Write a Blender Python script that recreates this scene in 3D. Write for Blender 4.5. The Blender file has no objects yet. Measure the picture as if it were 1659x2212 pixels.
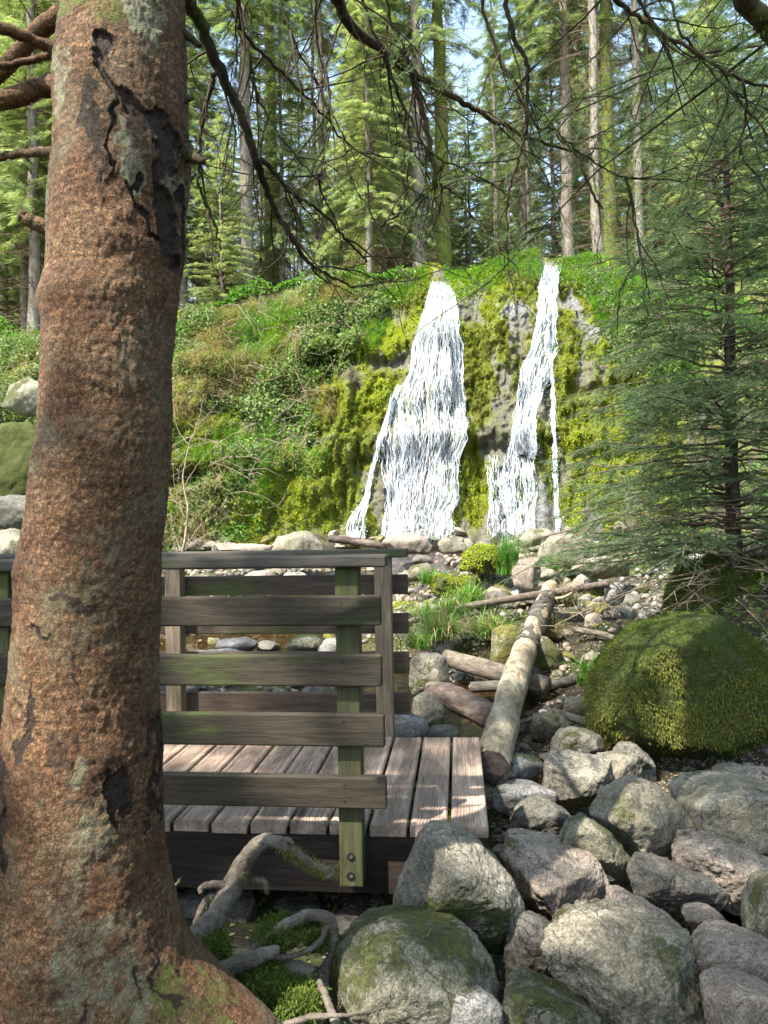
import bpy, bmesh, math, random
import numpy as np
from mathutils import Vector, Matrix, Euler
from mathutils.bvhtree import BVHTree
R = math.radians
rnd = random.Random(7)
rng = np.random.default_rng(11)
sc = bpy.context.scene
col = sc.collection

# ------------------------------------------------------------------ camera
LENS = 26.0
PITCH, ROLL, CZ = R(1.04), R(-1.0), 1.6
cd = bpy.data.cameras.new('camera')
cd.lens = LENS; cd.sensor_width = 36; cd.clip_start = 0.05; cd.clip_end = 600
cam = bpy.data.objects.new('camera', cd); col.objects.link(cam)
CR = Matrix.Rotation(R(90) + PITCH, 4, 'X') @ Matrix.Rotation(ROLL, 4, 'Z')
cam.matrix_world = Matrix.Translation((0, 0, CZ)) @ CR
cd.dof.use_dof = True; cd.dof.focus_distance = 5.0; cd.dof.aperture_fstop = 12.0
sc.camera = cam
# ------------------------------------------------------------------ sun, sky, exposure
SUN = Vector((-0.50, -0.52, 0.98)).normalized()
w = bpy.data.worlds.new('World'); sc.world = w; w.use_nodes = True
nt = w.node_tree; nt.nodes.clear()
sky = nt.nodes.new('ShaderNodeTexSky'); sky.sky_type = 'NISHITA'; sky.sun_disc = False
sky.sun_elevation = math.asin(SUN.z); sky.sun_rotation = math.atan2(SUN.x, SUN.y)
sky.air_density = 1.0; sky.dust_density = 0.6
bg = nt.nodes.new('ShaderNodeBackground'); bg.inputs[1].default_value = 0.15
out = nt.nodes.new('ShaderNodeOutputWorld')
tint = nt.nodes.new('ShaderNodeMixRGB'); tint.blend_type = 'MULTIPLY'; tint.inputs[0].default_value = 1; tint.inputs[2].default_value = (1.0, .905, .76, 1)
nt.links.new(sky.outputs[0], tint.inputs[1]); nt.links.new(tint.outputs[0], bg.inputs[0]); nt.links.new(bg.outputs[0], out.inputs[0])
sd = bpy.data.lights.new('sun', 'SUN'); sd.energy = 2.7; sd.angle = R(0.5); sd.color = (1.0, 0.95, 0.86)
so = bpy.data.objects.new('sun', sd); col.objects.link(so)
so.rotation_euler = SUN.to_track_quat('Z', 'Y').to_euler(); so.location = SUN * 60
sc.view_settings.view_transform = 'Standard'; sc.view_settings.look = 'None'
sc.view_settings.exposure = 2.5; sc.view_settings.gamma = 1.0
sc.render.engine = 'CYCLES'
cy = sc.cycles
cy.max_bounces = 7; cy.diffuse_bounces = 4; cy.glossy_bounces = 3; cy.transmission_bounces = 4
cy.transparent_max_bounces = 6; cy.use_denoising = True
cy.caustics_reflective = False; cy.caustics_refractive = False; cy.sample_clamp_indirect = 6

# ------------------------------------------------------------------ helpers
F = LENS / 36 * 2212
def P(u, v, y):
    d = CR.to_3x3() @ Vector(((u - 829.5) / F, (1106 - v) / F, -1))
    return Vector((0, 0, CZ)) + d * (y / d.y)
def rayd(u, v):
    return (CR.to_3x3() @ Vector(((u - 829.5) / F, (1106 - v) / F, -1))).normalized()
def tag(o, label=None, cat=None, group=None, kind=None):
    if label: o['label'] = label
    if cat: o['category'] = cat
    if group: o['group'] = group
    if kind: o['kind'] = kind
    return o
def empty(name, loc=(0, 0, 0), rz=0):
    o = bpy.data.objects.new(name, None); col.objects.link(o)
    o.location = loc; o.rotation_euler = (0, 0, rz); o.empty_display_size = .1
    return o
def link(name, me, mat=None, parent=None, loc=(0, 0, 0)):
    o = bpy.data.objects.new(name, me); col.objects.link(o); o.location = loc
    if mat is not None: me.materials.append(mat)
    if parent is not None: o.parent = parent
    return o
def mesh_np(name, V, Fc, smooth=True):
    """V (n,3); Fc list of arrays (m,k)"""
    me = bpy.data.meshes.new(name)
    V = np.asarray(V, np.float32)
    if not isinstance(Fc, (list, tuple)): Fc = [Fc]
    Fc = [np.asarray(f, np.int32) for f in Fc if len(f)]
    me.vertices.add(len(V)); me.vertices.foreach_set('co', V.ravel())
    nl = sum(f.size for f in Fc); npol = sum(len(f) for f in Fc)
    me.loops.add(nl); me.loops.foreach_set('vertex_index', np.concatenate([f.ravel() for f in Fc]))
    me.polygons.add(npol)
    tot = np.concatenate([np.full(len(f), f.shape[1], np.int32) for f in Fc])
    st = np.concatenate([[0], np.cumsum(tot)[:-1]]).astype(np.int32)
    me.polygons.foreach_set('loop_start', st); me.polygons.foreach_set('loop_total', tot)
    if smooth: me.polygons.foreach_set('use_smooth', np.ones(npol, bool))
    me.update(calc_edges=True); me.validate()
    return me
class Acc:
    def __init__(s): s.V = []; s.F = {}; s.n = 0
    def add(s, V, Fc):
        V = np.asarray(V, float)
        for f in (Fc if isinstance(Fc, (list, tuple)) and len(Fc) and isinstance(Fc[0], np.ndarray) and Fc[0].ndim == 2 else [np.asarray(Fc)]):
            if len(f): s.F.setdefault(f.shape[1], []).append(f + s.n)
        s.V.append(V); s.n += len(V)
    def mesh(s, name, smooth=True):
        return mesh_np(name, np.concatenate(s.V), [np.concatenate(v) for v in s.F.values()], smooth)
def scatter(acc, tv, tf, pos, mats, scl):
    """stamp template (tv,tf) at pos (n,3) with rot matrices (n,3,3), scale (n,) or (n,3)"""
    n = len(pos)
    if n == 0: return
    scl = np.asarray(scl, float)
    if scl.ndim == 1: scl = scl[:, None]
    v = tv[None] * scl[:, None, :]
    v = np.einsum('nij,nkj->nki', mats, v) + pos[:, None, :]
    k = len(tv)
    f = (tf[None] + (np.arange(n) * k)[:, None, None]).reshape(-1, tf.shape[1])
    acc.add(v.reshape(-1, 3), [f])
def frames(d, up=None, roll=None):
    """rot matrices with local x along d, local z near up"""
    d = d / np.linalg.norm(d, axis=1, keepdims=True)
    if up is None: up = np.tile([0, 0, 1.0], (len(d), 1))
    y = np.cross(up, d); ny = np.linalg.norm(y, axis=1, keepdims=True)
    y = np.where(ny < 1e-4, np.array([0, 1.0, 0]), y / np.maximum(ny, 1e-6))
    z = np.cross(d, y)
    if roll is not None:
        c, s_ = np.cos(roll)[:, None], np.sin(roll)[:, None]
        y, z = y * c + z * s_, z * c - y * s_
    return np.stack([d, y, z], axis=2)
def hash3(i, j, k, seed):
    h = (i.astype(np.int64) * 374761393 + j.astype(np.int64) * 668265263 + k.astype(np.int64) * 2147483647 + seed * 144665) & 0x7fffffff
    h = ((h ^ (h >> 13)) * 1274126177) & 0x7fffffff
    h = (h ^ (h >> 16)) & 0x7fffffff
    return h / 0x7fffffff * 2 - 1
def vnoise(x, y, z=0.0, seed=0):
    x = np.asarray(x, float); y = np.asarray(y, float) + 0 * x; z = np.asarray(z, float) + 0 * x
    xi, yi, zi = np.floor(x), np.floor(y), np.floor(z)
    fx, fy, fz = x - xi, y - yi, z - zi
    sx, sy, sz = [f * f * (3 - 2 * f) for f in (fx, fy, fz)]
    r = 0
    for a in (0, 1):
        for b in (0, 1):
            for c in (0, 1):
                wgt = (sx if a else 1 - sx) * (sy if b else 1 - sy) * (sz if c else 1 - sz)
                r = r + wgt * hash3(xi + a, yi + b, zi + c, seed)
    return r
def fbm(x, y, z=0.0, seed=0, oct=4, gain=.5):
    r = 0; a = 1.0
    for o in range(oct):
        k = 2.03 ** o
        r = r + a * vnoise(np.asarray(x) * k, np.asarray(y) * k, np.asarray(z) * k, seed + o * 17); a *= gain
    return r
def smooth_path(pts, rad, n=6, jit=0.0, seed=0):
    pts = [Vector(p) for p in pts]; r = random.Random(seed)
    o, q = [], []
    for i in range(len(pts) - 1):
        a = pts[max(i - 1, 0)]; b = pts[i]; c = pts[i + 1]; d = pts[min(i + 2, len(pts) - 1)]
        for k in range(n):
            t = k / n
            p = 0.5 * ((2 * b) + (c - a) * t + (2 * a - 5 * b + 4 * c - d) * t * t + (3 * b - a - 3 * c + d) * t ** 3)
            if jit: p = p + Vector((r.uniform(-1, 1), r.uniform(-1, 1), r.uniform(-1, 1))) * jit
            o.append(p); q.append(rad[i] * (1 - t) + rad[i + 1] * t)
    o.append(pts[-1]); q.append(rad[-1])
    return np.array([list(p) for p in o]), np.array(q)
def tube(acc, pts, rad, seg=8, noise=0.0, nf=6.0, seed=0, cap=True):
    pts = np.asarray(pts, float); rad = np.asarray(rad, float); n = len(pts)
    t = np.gradient(pts, axis=0); t /= np.maximum(np.linalg.norm(t, axis=1, keepdims=True), 1e-9)
    ref = np.array([0, 0, 1.0]) if abs(t[:, 2]).mean() < .8 else np.array([1.0, 0, 0])
    a = np.cross(t, ref); a /= np.maximum(np.linalg.norm(a, axis=1, keepdims=True), 1e-9); b = np.cross(t, a)
    th = np.linspace(0, 2 * np.pi, seg, endpoint=False)
    dirs = a[:, None] * np.cos(th)[None, :, None] + b[:, None] * np.sin(th)[None, :, None]
    rr = np.repeat(rad[:, None], seg, 1)
    if noise:
        q = pts[:, None] + dirs * rr[..., None]
        rr = rr * (1 + noise * fbm(q[..., 0] * nf, q[..., 1] * nf, q[..., 2] * nf, seed, 4))
    V = (pts[:, None] + dirs * rr[..., None]).reshape(-1, 3)
    i = np.arange(n - 1)[:, None] * seg; j = np.arange(seg)[None]; j2 = (j + 1) % seg
    q = np.stack([i + j, i + j2, i + seg + j2, i + seg + j], -1).reshape(-1, 4)
    if cap:
        V = np.concatenate([V, pts[:1], pts[-1:]])
        c0, c1 = n * seg, n * seg + 1; jj = np.arange(seg); kk = (jj + 1) % seg
        tr = np.concatenate([np.stack([np.full(seg, c0), kk, jj], 1), np.stack([np.full(seg, c1), (n - 1) * seg + jj, (n - 1) * seg + kk], 1)])
        acc.add(V, [q, tr])
    else: acc.add(V, [q])
def attr(me, name, vals):
    a = me.attributes.new(name, 'FLOAT', 'POINT'); a.data.foreach_set('value', np.asarray(vals, np.float32))

# ------------------------------------------------------------------ materials
class N:
    def __init__(s, name):
        s.m = bpy.data.materials.new(name); s.m.use_nodes = True; s.t = s.m.node_tree; s.t.nodes.clear()
        s.out = s.t.nodes.new('ShaderNodeOutputMaterial')
    def n(s, typ, **kw):
        nd = s.t.nodes.new('ShaderNode' + typ)
        for k, v in kw.items(): setattr(nd, k, v)
        return nd
    def l(s, a, b): s.t.links.new(a, b)
    def pos(s, stretch=(1, 1, 1), obj=False):
        mp = s.n('Mapping'); mp.inputs['Scale'].default_value = stretch
        s.l((s.n('TexCoord').outputs['Object'] if obj else s.n('NewGeometry').outputs['Position']), mp.inputs[0])
        return mp.outputs[0]
    def noise(s, vec, scale, detail=6, rough=.6, dist=0.0):
        t = s.n('TexNoise'); t.inputs['Scale'].default_value = scale; t.inputs['Detail'].default_value = detail
        t.inputs['Roughness'].default_value = rough; t.inputs['Distortion'].default_value = dist
        s.l(vec, t.inputs['Vector']); return t.outputs[0]
    def ramp(s, fac, stops, interp='LINEAR'):
        r = s.n('ValToRGB'); r.color_ramp.interpolation = interp; e = r.color_ramp.elements
        while len(e) < len(stops): e.new(.5)
        for el, (p, c) in zip(e, stops):
            el.position = p; el.color = (c, c, c, 1) if isinstance(c, (int, float)) else (*c, 1)
        s.l(fac, r.inputs[0]); return r.outputs[0]
    def math(s, op, a, b=None, clamp=False):
        m = s.n('Math', operation=op); m.use_clamp = clamp
        for i, x in enumerate((a, b)):
            if x is None: continue
            if isinstance(x, (int, float)): m.inputs[i].default_value = x
            else: s.l(x, m.inputs[i])
        return m.outputs[0]
    def mix(s, fac, a, b, mode='MIX'):
        m = s.n('MixRGB', blend_type=mode)
        for i, x in enumerate((fac, a, b)):
            if isinstance(x, (int, float)): m.inputs[i].default_value = x if i == 0 else (x, x, x, 1)
            elif isinstance(x, tuple): m.inputs[i].default_value = (*x, 1)
            else: s.l(x, m.inputs[i])
        return m.outputs[0]
    def attr(s, name):
        return s.n('Attribute', attribute_name=name).outputs['Fac']
    def bump(s, h, strength, dist=.01, nrm=None):
        b = s.n('Bump'); b.inputs['Strength'].default_value = strength; b.inputs['Distance'].default_value = dist
        s.l(h, b.inputs['Height'])
        if nrm is not None: s.l(nrm, b.inputs['Normal'])
        return b.outputs[0]
    def principled(s, color, rough=.8, nrm=None, spec=.4):
        p = s.n('BsdfPrincipled')
        for k, x in (('Base Color', color), ('Roughness', rough)):
            if isinstance(x, (int, float)): p.inputs[k].default_value = x
            elif isinstance(x, tuple): p.inputs[k].default_value = (*x, 1)
            else: s.l(x, p.inputs[k])
        p.inputs['Specular IOR Level'].default_value = spec
        if nrm is not None: s.l(nrm, p.inputs['Normal'])
        s.l(p.outputs[0], s.out.inputs[0]); return p
def rock_mat(name, c0, c1, c2, moss=.3, mossc=((.045, .055, .018), (.115, .125, .035)), mscale=3.0, up=.5, wet=False, speck=1.0, side=False):
    k = N(name); v = k.pos()
    a = k.noise(v, 3.5, 8, .65); b = k.noise(v, 38, 6, .75); c = k.noise(v, 150, 3, .7)
    base = k.ramp(a, [(.3, c0), (.52, c1), (.72, c2)])
    base = k.mix(1, base, k.ramp(b, [(.3, .5), (.52, 1.0), (.72, 1.4)]), 'MULTIPLY')
    base = k.mix(.75 * speck, base, k.ramp(c, [(.35, .35), (.5, .95), (.68, 1.7)]), 'MULTIPLY')
    li = k.ramp(k.noise(v, 9, 8, .75, .6), [(.56, 0.0), (.66, .55)])
    base = k.mix(li, base, tuple(min(.6, x * 1.75 + .04) for x in c1))
    cv_ = k.n('TexVoronoi'); cv_.feature = 'DISTANCE_TO_EDGE'; cv_.inputs['Scale'].default_value = 4.5; cv_.inputs['Randomness'].default_value = 1
    wv_ = k.n('VectorMath', operation='ADD'); k.l(v, wv_.inputs[0]); nz_ = k.n('TexNoise'); nz_.inputs['Scale'].default_value = 7; nz_.inputs['Detail'].default_value = 6; k.l(v, nz_.inputs['Vector'])
    sc_2 = k.n('VectorMath', operation='SCALE'); sc_2.inputs['Scale'].default_value = .35; k.l(nz_.outputs['Color'], sc_2.inputs[0]); k.l(sc_2.outputs[0], wv_.inputs[1]); k.l(wv_.outputs[0], cv_.inputs['Vector'])
    crack = k.ramp(cv_.outputs['Distance'], [(0.0, 1.0), (.018, 0.0)]); crack = k.math('MULTIPLY', crack, k.ramp(a, [(.45, 0.0), (.55, 1.0)]))
    base = k.mix(k.math('MULTIPLY', crack, .4), base, tuple(x * .25 for x in c0))
    g = k.n('NewGeometry'); sp = k.n('SeparateXYZ'); k.l(g.outputs['Normal'], sp.inputs[0])
    nz = sp.outputs[2]
    if side: nz = k.math('MULTIPLY', nz, -1)
    m1 = k.noise(v, mscale, 7, .7)
    f = k.math('ADD', k.math('MULTIPLY', nz, up * .35), m1)
    f = k.ramp(f, [(max(0, .80 - moss * .5), 0.0), (min(1, .86 - moss * .5), 1.0)])
    f = k.math('MULTIPLY', f, k.ramp(b, [(.35, .35), (.5, 1.0)]))
    mc = k.ramp(k.noise(v, 60, 4, .7), [(.35, mossc[0]), (.65, mossc[1])])
    colr = k.mix(f, base, mc)
    h = k.math('ADD', k.math('MULTIPLY', b, .7), k.math('MULTIPLY', c, .3))
    h = k.math('ADD', h, k.math('MULTIPLY', f, .5)); h = k.math('SUBTRACT', h, k.math('MULTIPLY', crack, .5))
    nr = k.bump(k.noise(v, 12, 8, .7), .55, .03)
    nr = k.bump(h, 1.0, .014, nr)
    k.principled(colr, .35 if wet else .82, nr, .5 if wet else .25)
    return k.m
def leaf_mat(name, c0, c1, trans=.35, cl=1.2, rough=.5, spec=.25, big=None):
    k = N(name); v = k.pos()
    g = k.n('NewGeometry')
    f = k.math('ADD', k.math('MULTIPLY', g.outputs['Random Per Island'], .5), k.math('MULTIPLY', k.ramp(k.noise(v, cl, 3, .6), [(.3, 0.0), (.7, 1.0)]), .5))
    c = k.mix(f, c0, c1)
    if big: c = k.mix(k.ramp(k.noise(v, .35, 2, .5), [(.4, 0.0), (.6, 1.0)]), c, big)
    p = k.principled(c, rough, None, spec)
    tr = k.n('BsdfTranslucent'); k.l(k.mix(1, c, (1.25, 1.3, .6), 'MULTIPLY'), tr.inputs[0])
    mx = k.n('MixShader'); mx.inputs[0].default_value = trans
    k.l(p.outputs[0], mx.inputs[1]); k.l(tr.outputs[0], mx.inputs[2]); k.l(mx.outputs[0], k.out.inputs[0])
    return k.m
def bark_mat(name, c0, c1, c2, sc_=(1, 1, .25), s=9, moss=0.0, mossc=((.05, .07, .01), (.16, .19, .03)), bs=40):
    k = N(name); v = k.pos(sc_); w_ = k.pos()
    a = k.noise(v, s, 8, .7, .3); b = k.noise(v, bs, 6, .7)
    base = k.ramp(a, [(.3, c0), (.5, c1), (.7, c2)])
    base = k.mix(.9, base, k.ramp(b, [(.3, .4), (.5, 1.0), (.7, 1.5)]), 'MULTIPLY')
    if moss:
        f = k.ramp(k.noise(w_, 2.5, 6, .7), [(.68 - moss * .3, 0.0), (.74 - moss * .3, 1.0)])
        base = k.mix(f, base, k.ramp(k.noise(w_, 60, 4, .7), [(.35, mossc[0]), (.65, mossc[1])]))
    k.principled(base, .85, k.bump(b, .9, .01, k.bump(a, .7, .03)), .2)
    return k.m

M_rock = rock_mat('granite', (.13, .115, .078), (.24, .213, .155), (.36, .325, .25), .40, up=.1)
M_rock_moss = rock_mat('mossy_granite', (.10, .094, .062), (.20, .185, .13), (.31, .285, .22), .62, up=.1)
M_rock_dark = rock_mat('dark_granite', (.07, .064, .052), (.135, .124, .10), (.22, .20, .165), .2, up=.2)
M_rock_pink = rock_mat('pink_granite', (.17, .135, .105), (.29, .235, .185), (.39, .325, .265), .05)
M_rock_pale = rock_mat('pale_granite', (.19, .18, .155), (.29, .275, .245), (.41, .39, .35), .25)
M_rock_yel = rock_mat('lichen_granite', (.12, .11, .06), (.2, .19, .1), (.27, .25, .16), .7, ((.06, .06, .012), (.22, .2, .045)), up=.0)
M_rock_side = rock_mat('mossfoot_granite', (.12, .108, .08), (.23, .205, .155), (.35, .315, .25), .52, up=.7, side=True)
M_rock_wet = rock_mat('wet_granite', (.05, .05, .05), (.10, .10, .105), (.17, .17, .18), .2, wet=True)
M_mossrock = rock_mat('thick_moss', (.05, .055, .02), (.07, .075, .025), (.1, .1, .04), 1.0, ((.03, .04, .008), (.10, .115, .025)), up=.2)
M_mossblade = leaf_mat('moss_fronds', (.06, .072, .014), (.24, .24, .06), .3, 3.0, .9, .05)
M_mossgreen = leaf_mat('green_moss', (.04, .065, .012), (.13, .17, .035), .3, 6.0, .9, .05)
M_mosscliff = leaf_mat('cliff_moss', (.17, .22, .018), (.50, .56, .05), .4, 3.0, .9, .05, (.15, .165, .03))
M_grass = leaf_mat('grass_blades', (.06, .16, .02), (.17, .33, .06), .4, 2.0)
M_straw = leaf_mat('straw', (.22, .17, .09), (.45, .38, .22), .3, 2.0)
M_ivy = leaf_mat('ivy_leaves', (.04, .075, .018), (.20, .27, .08), .3, 2.5, .5, .2)
M_twig = bark_mat('twig_bark', (.06, .04, .03), (.13, .085, .06), (.2, .15, .11))
M_stem = bark_mat('dry_stems', (.14, .10, .07), (.25, .19, .13), (.36, .3, .22))
M_hang = bark_mat('hanging_bark', (.025, .018, .012), (.055, .038, .024), (.10, .075, .05), moss=.55, mossc=((.03, .04, .008), (.09, .1, .02)))
M_trunkbg = bark_mat('spruce_bark', (.09, .075, .06), (.17, .145, .12), (.27, .24, .2), (1, 1, .3), 7, .35, bs=25)
M_trunkbg2 = bark_mat('mossy_bark', (.06, .06, .03), (.10, .10, .045), (.16, .15, .07), (1, 1, .3), 7, .8, bs=25)
M_needle_bg = leaf_mat('spruce_needles', (.075, .11, .055), (.25, .32, .17), .5, .5, .8, .05)  # paleness of the needle colour stands in for haze in the forest
M_needle_lt = leaf_mat('pale_hazy_needles', (.14, .185, .085), (.38, .44, .23), .5, .6, .8, .05)  # lighter needles, airy forest haze put into the colour
M_needle_dead = leaf_mat('dry_twigs', (.08, .06, .045), (.2, .16, .12), .2, 1.0)
M_needle_nr = leaf_mat('fir_needles', (.07, .11, .06), (.23, .30, .17), .4, 1.2, .7, .1)

# ------------------------------------------------------------------ terrain functions
def ss(x, a, b):
    t = np.clip((np.asarray(x, float) - a) / (b - a), 0, 1); return t * t * (3 - 2 * t)
def prof(y):
    return np.interp(y, [-60, -6, 0, 3.4, 5, 6.5, 9.5, 14, 17, 30], [1.5, .3, -.02, .0, .12, .24, .52, .86, 1.15, 2.2])
CH = [(-3, 1.6), (2, 1.5), (3.0, 1.42), (3.5, 1.35), (4.1, 1.5), (4.5, 1.0), (5.0, .38), (6.2, .6), (7.0, -.4), (8.0, -1.5), (10, -1.4), (13, 0), (17, 1.2), (30, 2)]
def chan(x, y):
    cx = np.interp(y, [c[0] for c in CH], [c[1] for c in CH])
    wd = np.interp(y, [2, 4, 5, 7, 8, 12, 16], [.22, .3, .4, .9, 1.0, 1.2, 1.6])
    return np.exp(-((x - cx) / wd) ** 2)
MOUNDS = [(-1.05, 1.45, .52, .75), (.8, 8.3, .30, .8), (1.5, 10.2, .42, .9), (3.35, 6.7, .35, .8), (2.3, 7.6, .12, .6), (-.45, 2.25, .16, .35)]
def gz(x, y):
    x = np.asarray(x, float); y = np.asarray(y, float)
    z = prof(y)
    xr = 2.35 + np.maximum(y - 5.5, 0) * .30
    z = z + np.minimum(np.log1p(np.exp((x - xr) * 4)) / 4 * .75, 6)
    xl = -3.4 - np.maximum(y - 5, 0) * .28
    z = z + np.minimum(np.log1p(np.exp((xl - x) * 3)) / 3 * .45, 4)
    for mx, my, h, r in MOUNDS: z = z + h * np.exp(-((x - mx) ** 2 + (y - my) ** 2) / r ** 2)
    z = z - .17 * chan(x, y) + .06 * fbm(x * 1.6, y * 1.6, 0, 3, 4) + .03 + .012 * fbm(x * 12, y * 12, 0, 5, 3)
    return z
XB = [-60, -10, -5, -2.5, -1, 1, 4, 6, 8, 12, 60]
def yb(x): return np.interp(x, XB, [8, 13.0, 14.2, 15.4, 16.5, 17.0, 17.0, 16.6, 15.5, 13, 6])
def yt(x): return np.interp(x, XB, [20, 20.5, 20.5, 20.3, 20, 20, 20, 20.2, 20.5, 20, 18])
def zt(x): return np.interp(x, XB, [7, 7.0, 7.7, 8.3, 8.35, 8.3, 8.75, 8.9, 8.3, 7.6, 7])
def cliff_pt(x, t):
    x = np.asarray(x, float); t = np.asarray(t, float)
    y0 = yb(x); z0 = gz(x, y0); y1 = yt(x); z1 = zt(x) + .34 * fbm(x * .75, 0 * x, 0, 9, 4)
    z = z0 + (z1 - z0) * t
    bank = 1 - ss(x, -1.6, .2)
    sh = t * (1 - .25 * (1 - bank) * np.sin(t * np.pi))
    y = y0 + (y1 - y0) * sh
    env = np.sin(np.clip(t, 0, 1) * np.pi) ** .5
    # buttresses running down the face, ledges across it
    y = y - env * ((.22 + .25 * bank) * fbm(x * .9, z * (.22 + .5 * bank), 0, 21, 3) + .17 * fbm(x * 3.2, z * .8, 0, 22, 4) + .16 * np.abs(fbm(x * 5, z * 2.4, 0, 25, 3)) + .10 * np.abs(vnoise(x * 2.2 + z * .5, z * 1.3, 0, 26)))
    for tl, am, sd_ in ((.30, .38, 31), (.67, .34, 32), (.48, .14, 33), (.85, .16, 34)):
        tt = tl + .03 * vnoise(x * .8, 0 * x, 0, sd_)
        m = am * np.clip(.35 + .9 * vnoise(x * .7 + 3, 0 * x, 0, sd_ + 5) + .45 * (tl < .4) + .3 * (x < .6), 0, 1)
        y = y - m * np.exp(-((t - tt - .045) / .045) ** 2) + m * .55 * np.exp(-((t - tt + .02) / .022) ** 2)
    y = y - env * .085 * fbm(x * 9, z * 6, 0, 24, 3)
    return x, y, z
def hill(x, y):
    y1 = yt(x)
    return zt(x) + np.maximum(y - y1, 0) * .10 + .25 * fbm(x * .25, y * .25, 0, 41, 3) * ss(y - y1, .5, 4) + .06 * fbm(x, y, 0, 42, 3) * ss(y - y1, 0, 1)

xs_f = np.concatenate([np.linspace(-60, -9, 40, endpoint=False), np.linspace(-9, 9, 400, endpoint=False), np.linspace(9, 60, 41)])
def grid_faces(nr, nc):
    i = np.arange(nr - 1)[:, None] * nc; j = np.arange(nc - 1)[None]
    return np.stack([i + j, i + j + 1, i + nc + j + 1, i + nc + j], -1).reshape(-1, 4)
# ground
ts = np.concatenate([np.linspace(-45, -2, 30, endpoint=False), np.linspace(-2, 1.0, 260) ** 1])
gx, gt = np.meshgrid(xs_f, np.linspace(0, 1, 420))
g_y = np.where(gt < .1, -45 + (gt / .1) * 43, 0); 
tt = np.clip((gt - .1) / .9, 0, 1) ** 1.25
g_y = np.where(gt < .1, g_y, -2 + (yb(gx) + 2) * tt)
g_z = gz(gx, g_y)
gme = mesh_np('ground', np.stack([gx, g_y, g_z], -1).reshape(-1, 3), grid_faces(*gx.shape))
attr(gme, 'wet', np.clip(chan(gx, g_y).ravel() * 1.5, 0, 1))
k = N('stream_bed'); v = k.pos()
c = k.ramp(k.noise(v, 5, 8, .7), [(.3, (.03, .024, .016)), (.5, (.075, .06, .042)), (.7, (.15, .125, .09))])
c = k.mix(1, c, k.ramp(k.noise(v, 45, 6, .75), [(.3, .35), (.55, 1.0), (.72, 1.9)]), 'MULTIPLY')
f = k.ramp(k.noise(v, 1.3, 7, .65), [(.5, 0.0), (.6, 1.0)])
c = k.mix(k.math('MULTIPLY', f, k.math('SUBTRACT', 1.0, k.attr('wet'))), c, k.ramp(k.noise(v, 50, 4, .7), [(.35, (.03, .05, .01)), (.65, (.11, .14, .025))]))
c = k.mix(k.attr('wet'), c, k.mix(.5, (.12, .065, .025), c, 'MIX'))
k.principled(c, .8, k.bump(k.noise(v, 25, 8, .75), 1.0, .05), .3)
k2 = None
ground = tag(link('ground', gme, k.m), 'dark stony stream bed and forest floor', None, None, 'structure')
# cliff and bank
cx_, ct_ = np.meshgrid(xs_f, np.linspace(0, 1, 330))
CX, CY, CZZ = cliff_pt(cx_, ct_)
cme = mesh_np('cliff', np.stack([CX, CY, CZZ], -1).reshape(-1, 3), grid_faces(*CX.shape))
# moss patches in world x / height
def wx(u, y=18.2): return (u - 829.5) / F * y
def wz(v, y=18.2): return CZ + (1135 - v) / F * y
def blob(X, Z, u, v, ru, rv, tilt=0):
    a = (X - wx(u)) * F / 18.2; b = -(Z - wz(v)) * F / 18.2
    c_, s_ = math.cos(R(tilt)), math.sin(R(tilt)); a, b = a * c_ + b * s_, -a * s_ + b * c_
    return np.exp(-((a / ru) ** 2 + (b / rv) ** 2) ** 2)
MOSSB = [(640, 1060, 70, 80, 30), (740, 900, 50, 80, 35), (560, 1130, 70, 35, 0), (840, 700, 55, 45, 20), (795, 880, 55, 105, 28), (700, 1090, 110, 70, 10), (640, 1130, 90, 40, 0), (420, 1000, 70, 60, 0), (400, 1110, 70, 40, 0), (740, 1010, 90, 30, 0), (1020, 760, 24, 90, 0),
         (1045, 870, 35, 70, 0), (1020, 1050, 30, 90, 0), (1225, 950, 30, 170, 0), (1090, 720, 18, 60, 0), (1235, 720, 25, 60, 0), (810, 1130, 22, 50, 0),
         (1310, 660, 30, 60, 0), (1320, 760, 40, 40, 0), (1290, 1000, 40, 150, 0), (950, 1020, 14, 60, 0), (1130, 1000, 16, 60, 0), (1370, 900, 60, 200, 0), (440, 930, 60, 40, 0), (1060, 640, 25, 40, 0)]
def moss_at(X, Z):
    m = 0 * X; X, Z = X + .22 * fbm(X * 1.6, Z * 1.1, 0, 91, 4), Z + .38 * fbm(X * 1.9, Z * 1.2, 5, 92, 4)
    for b_ in MOSSB: m = np.maximum(m, blob(X, Z, *b_))
    return m
mossv = moss_at(CX, CZZ); n1 = fbm(CX * 2.5, CZZ * .9, 0, 51, 4)
mossv = np.clip(mossv + .35 * n1, 0, 1)
bankv = np.clip(1 - ss(CX + .22 * (CZZ - 4) * -1 + .5 * n1, -1.0, -.2) + ss(CX + .3 * n1, 5.4, 6.2), 0, 1)
attr(cme, 'moss', mossv.ravel()); attr(cme, 'bank', bankv.ravel())
gb = blob(CX, CZZ, 1290, 640, 50, 90, -20) + blob(CX, CZZ, 1110, 640, 50, 60) + blob(CX, CZZ, 1310, 740, 40, 40) + blob(CX, CZZ, 1110, 1080, 70, 90)
attr(cme, 'slab', np.clip(gb, 0, 1).ravel())
k = N('cliff_rock'); v = k.pos((1, 1, .28)); v2 = k.pos()
a = k.noise(v, 2.2, 9, .7, .4); b = k.noise(v2, 22, 7, .75)
c = k.ramp(a, [(.28, (.03, .027, .024)), (.42, (.09, .082, .065)), (.52, (.17, .155, .13)), (.62, (.13, .125, .06)), (.75, (.27, .26, .24))])
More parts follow.
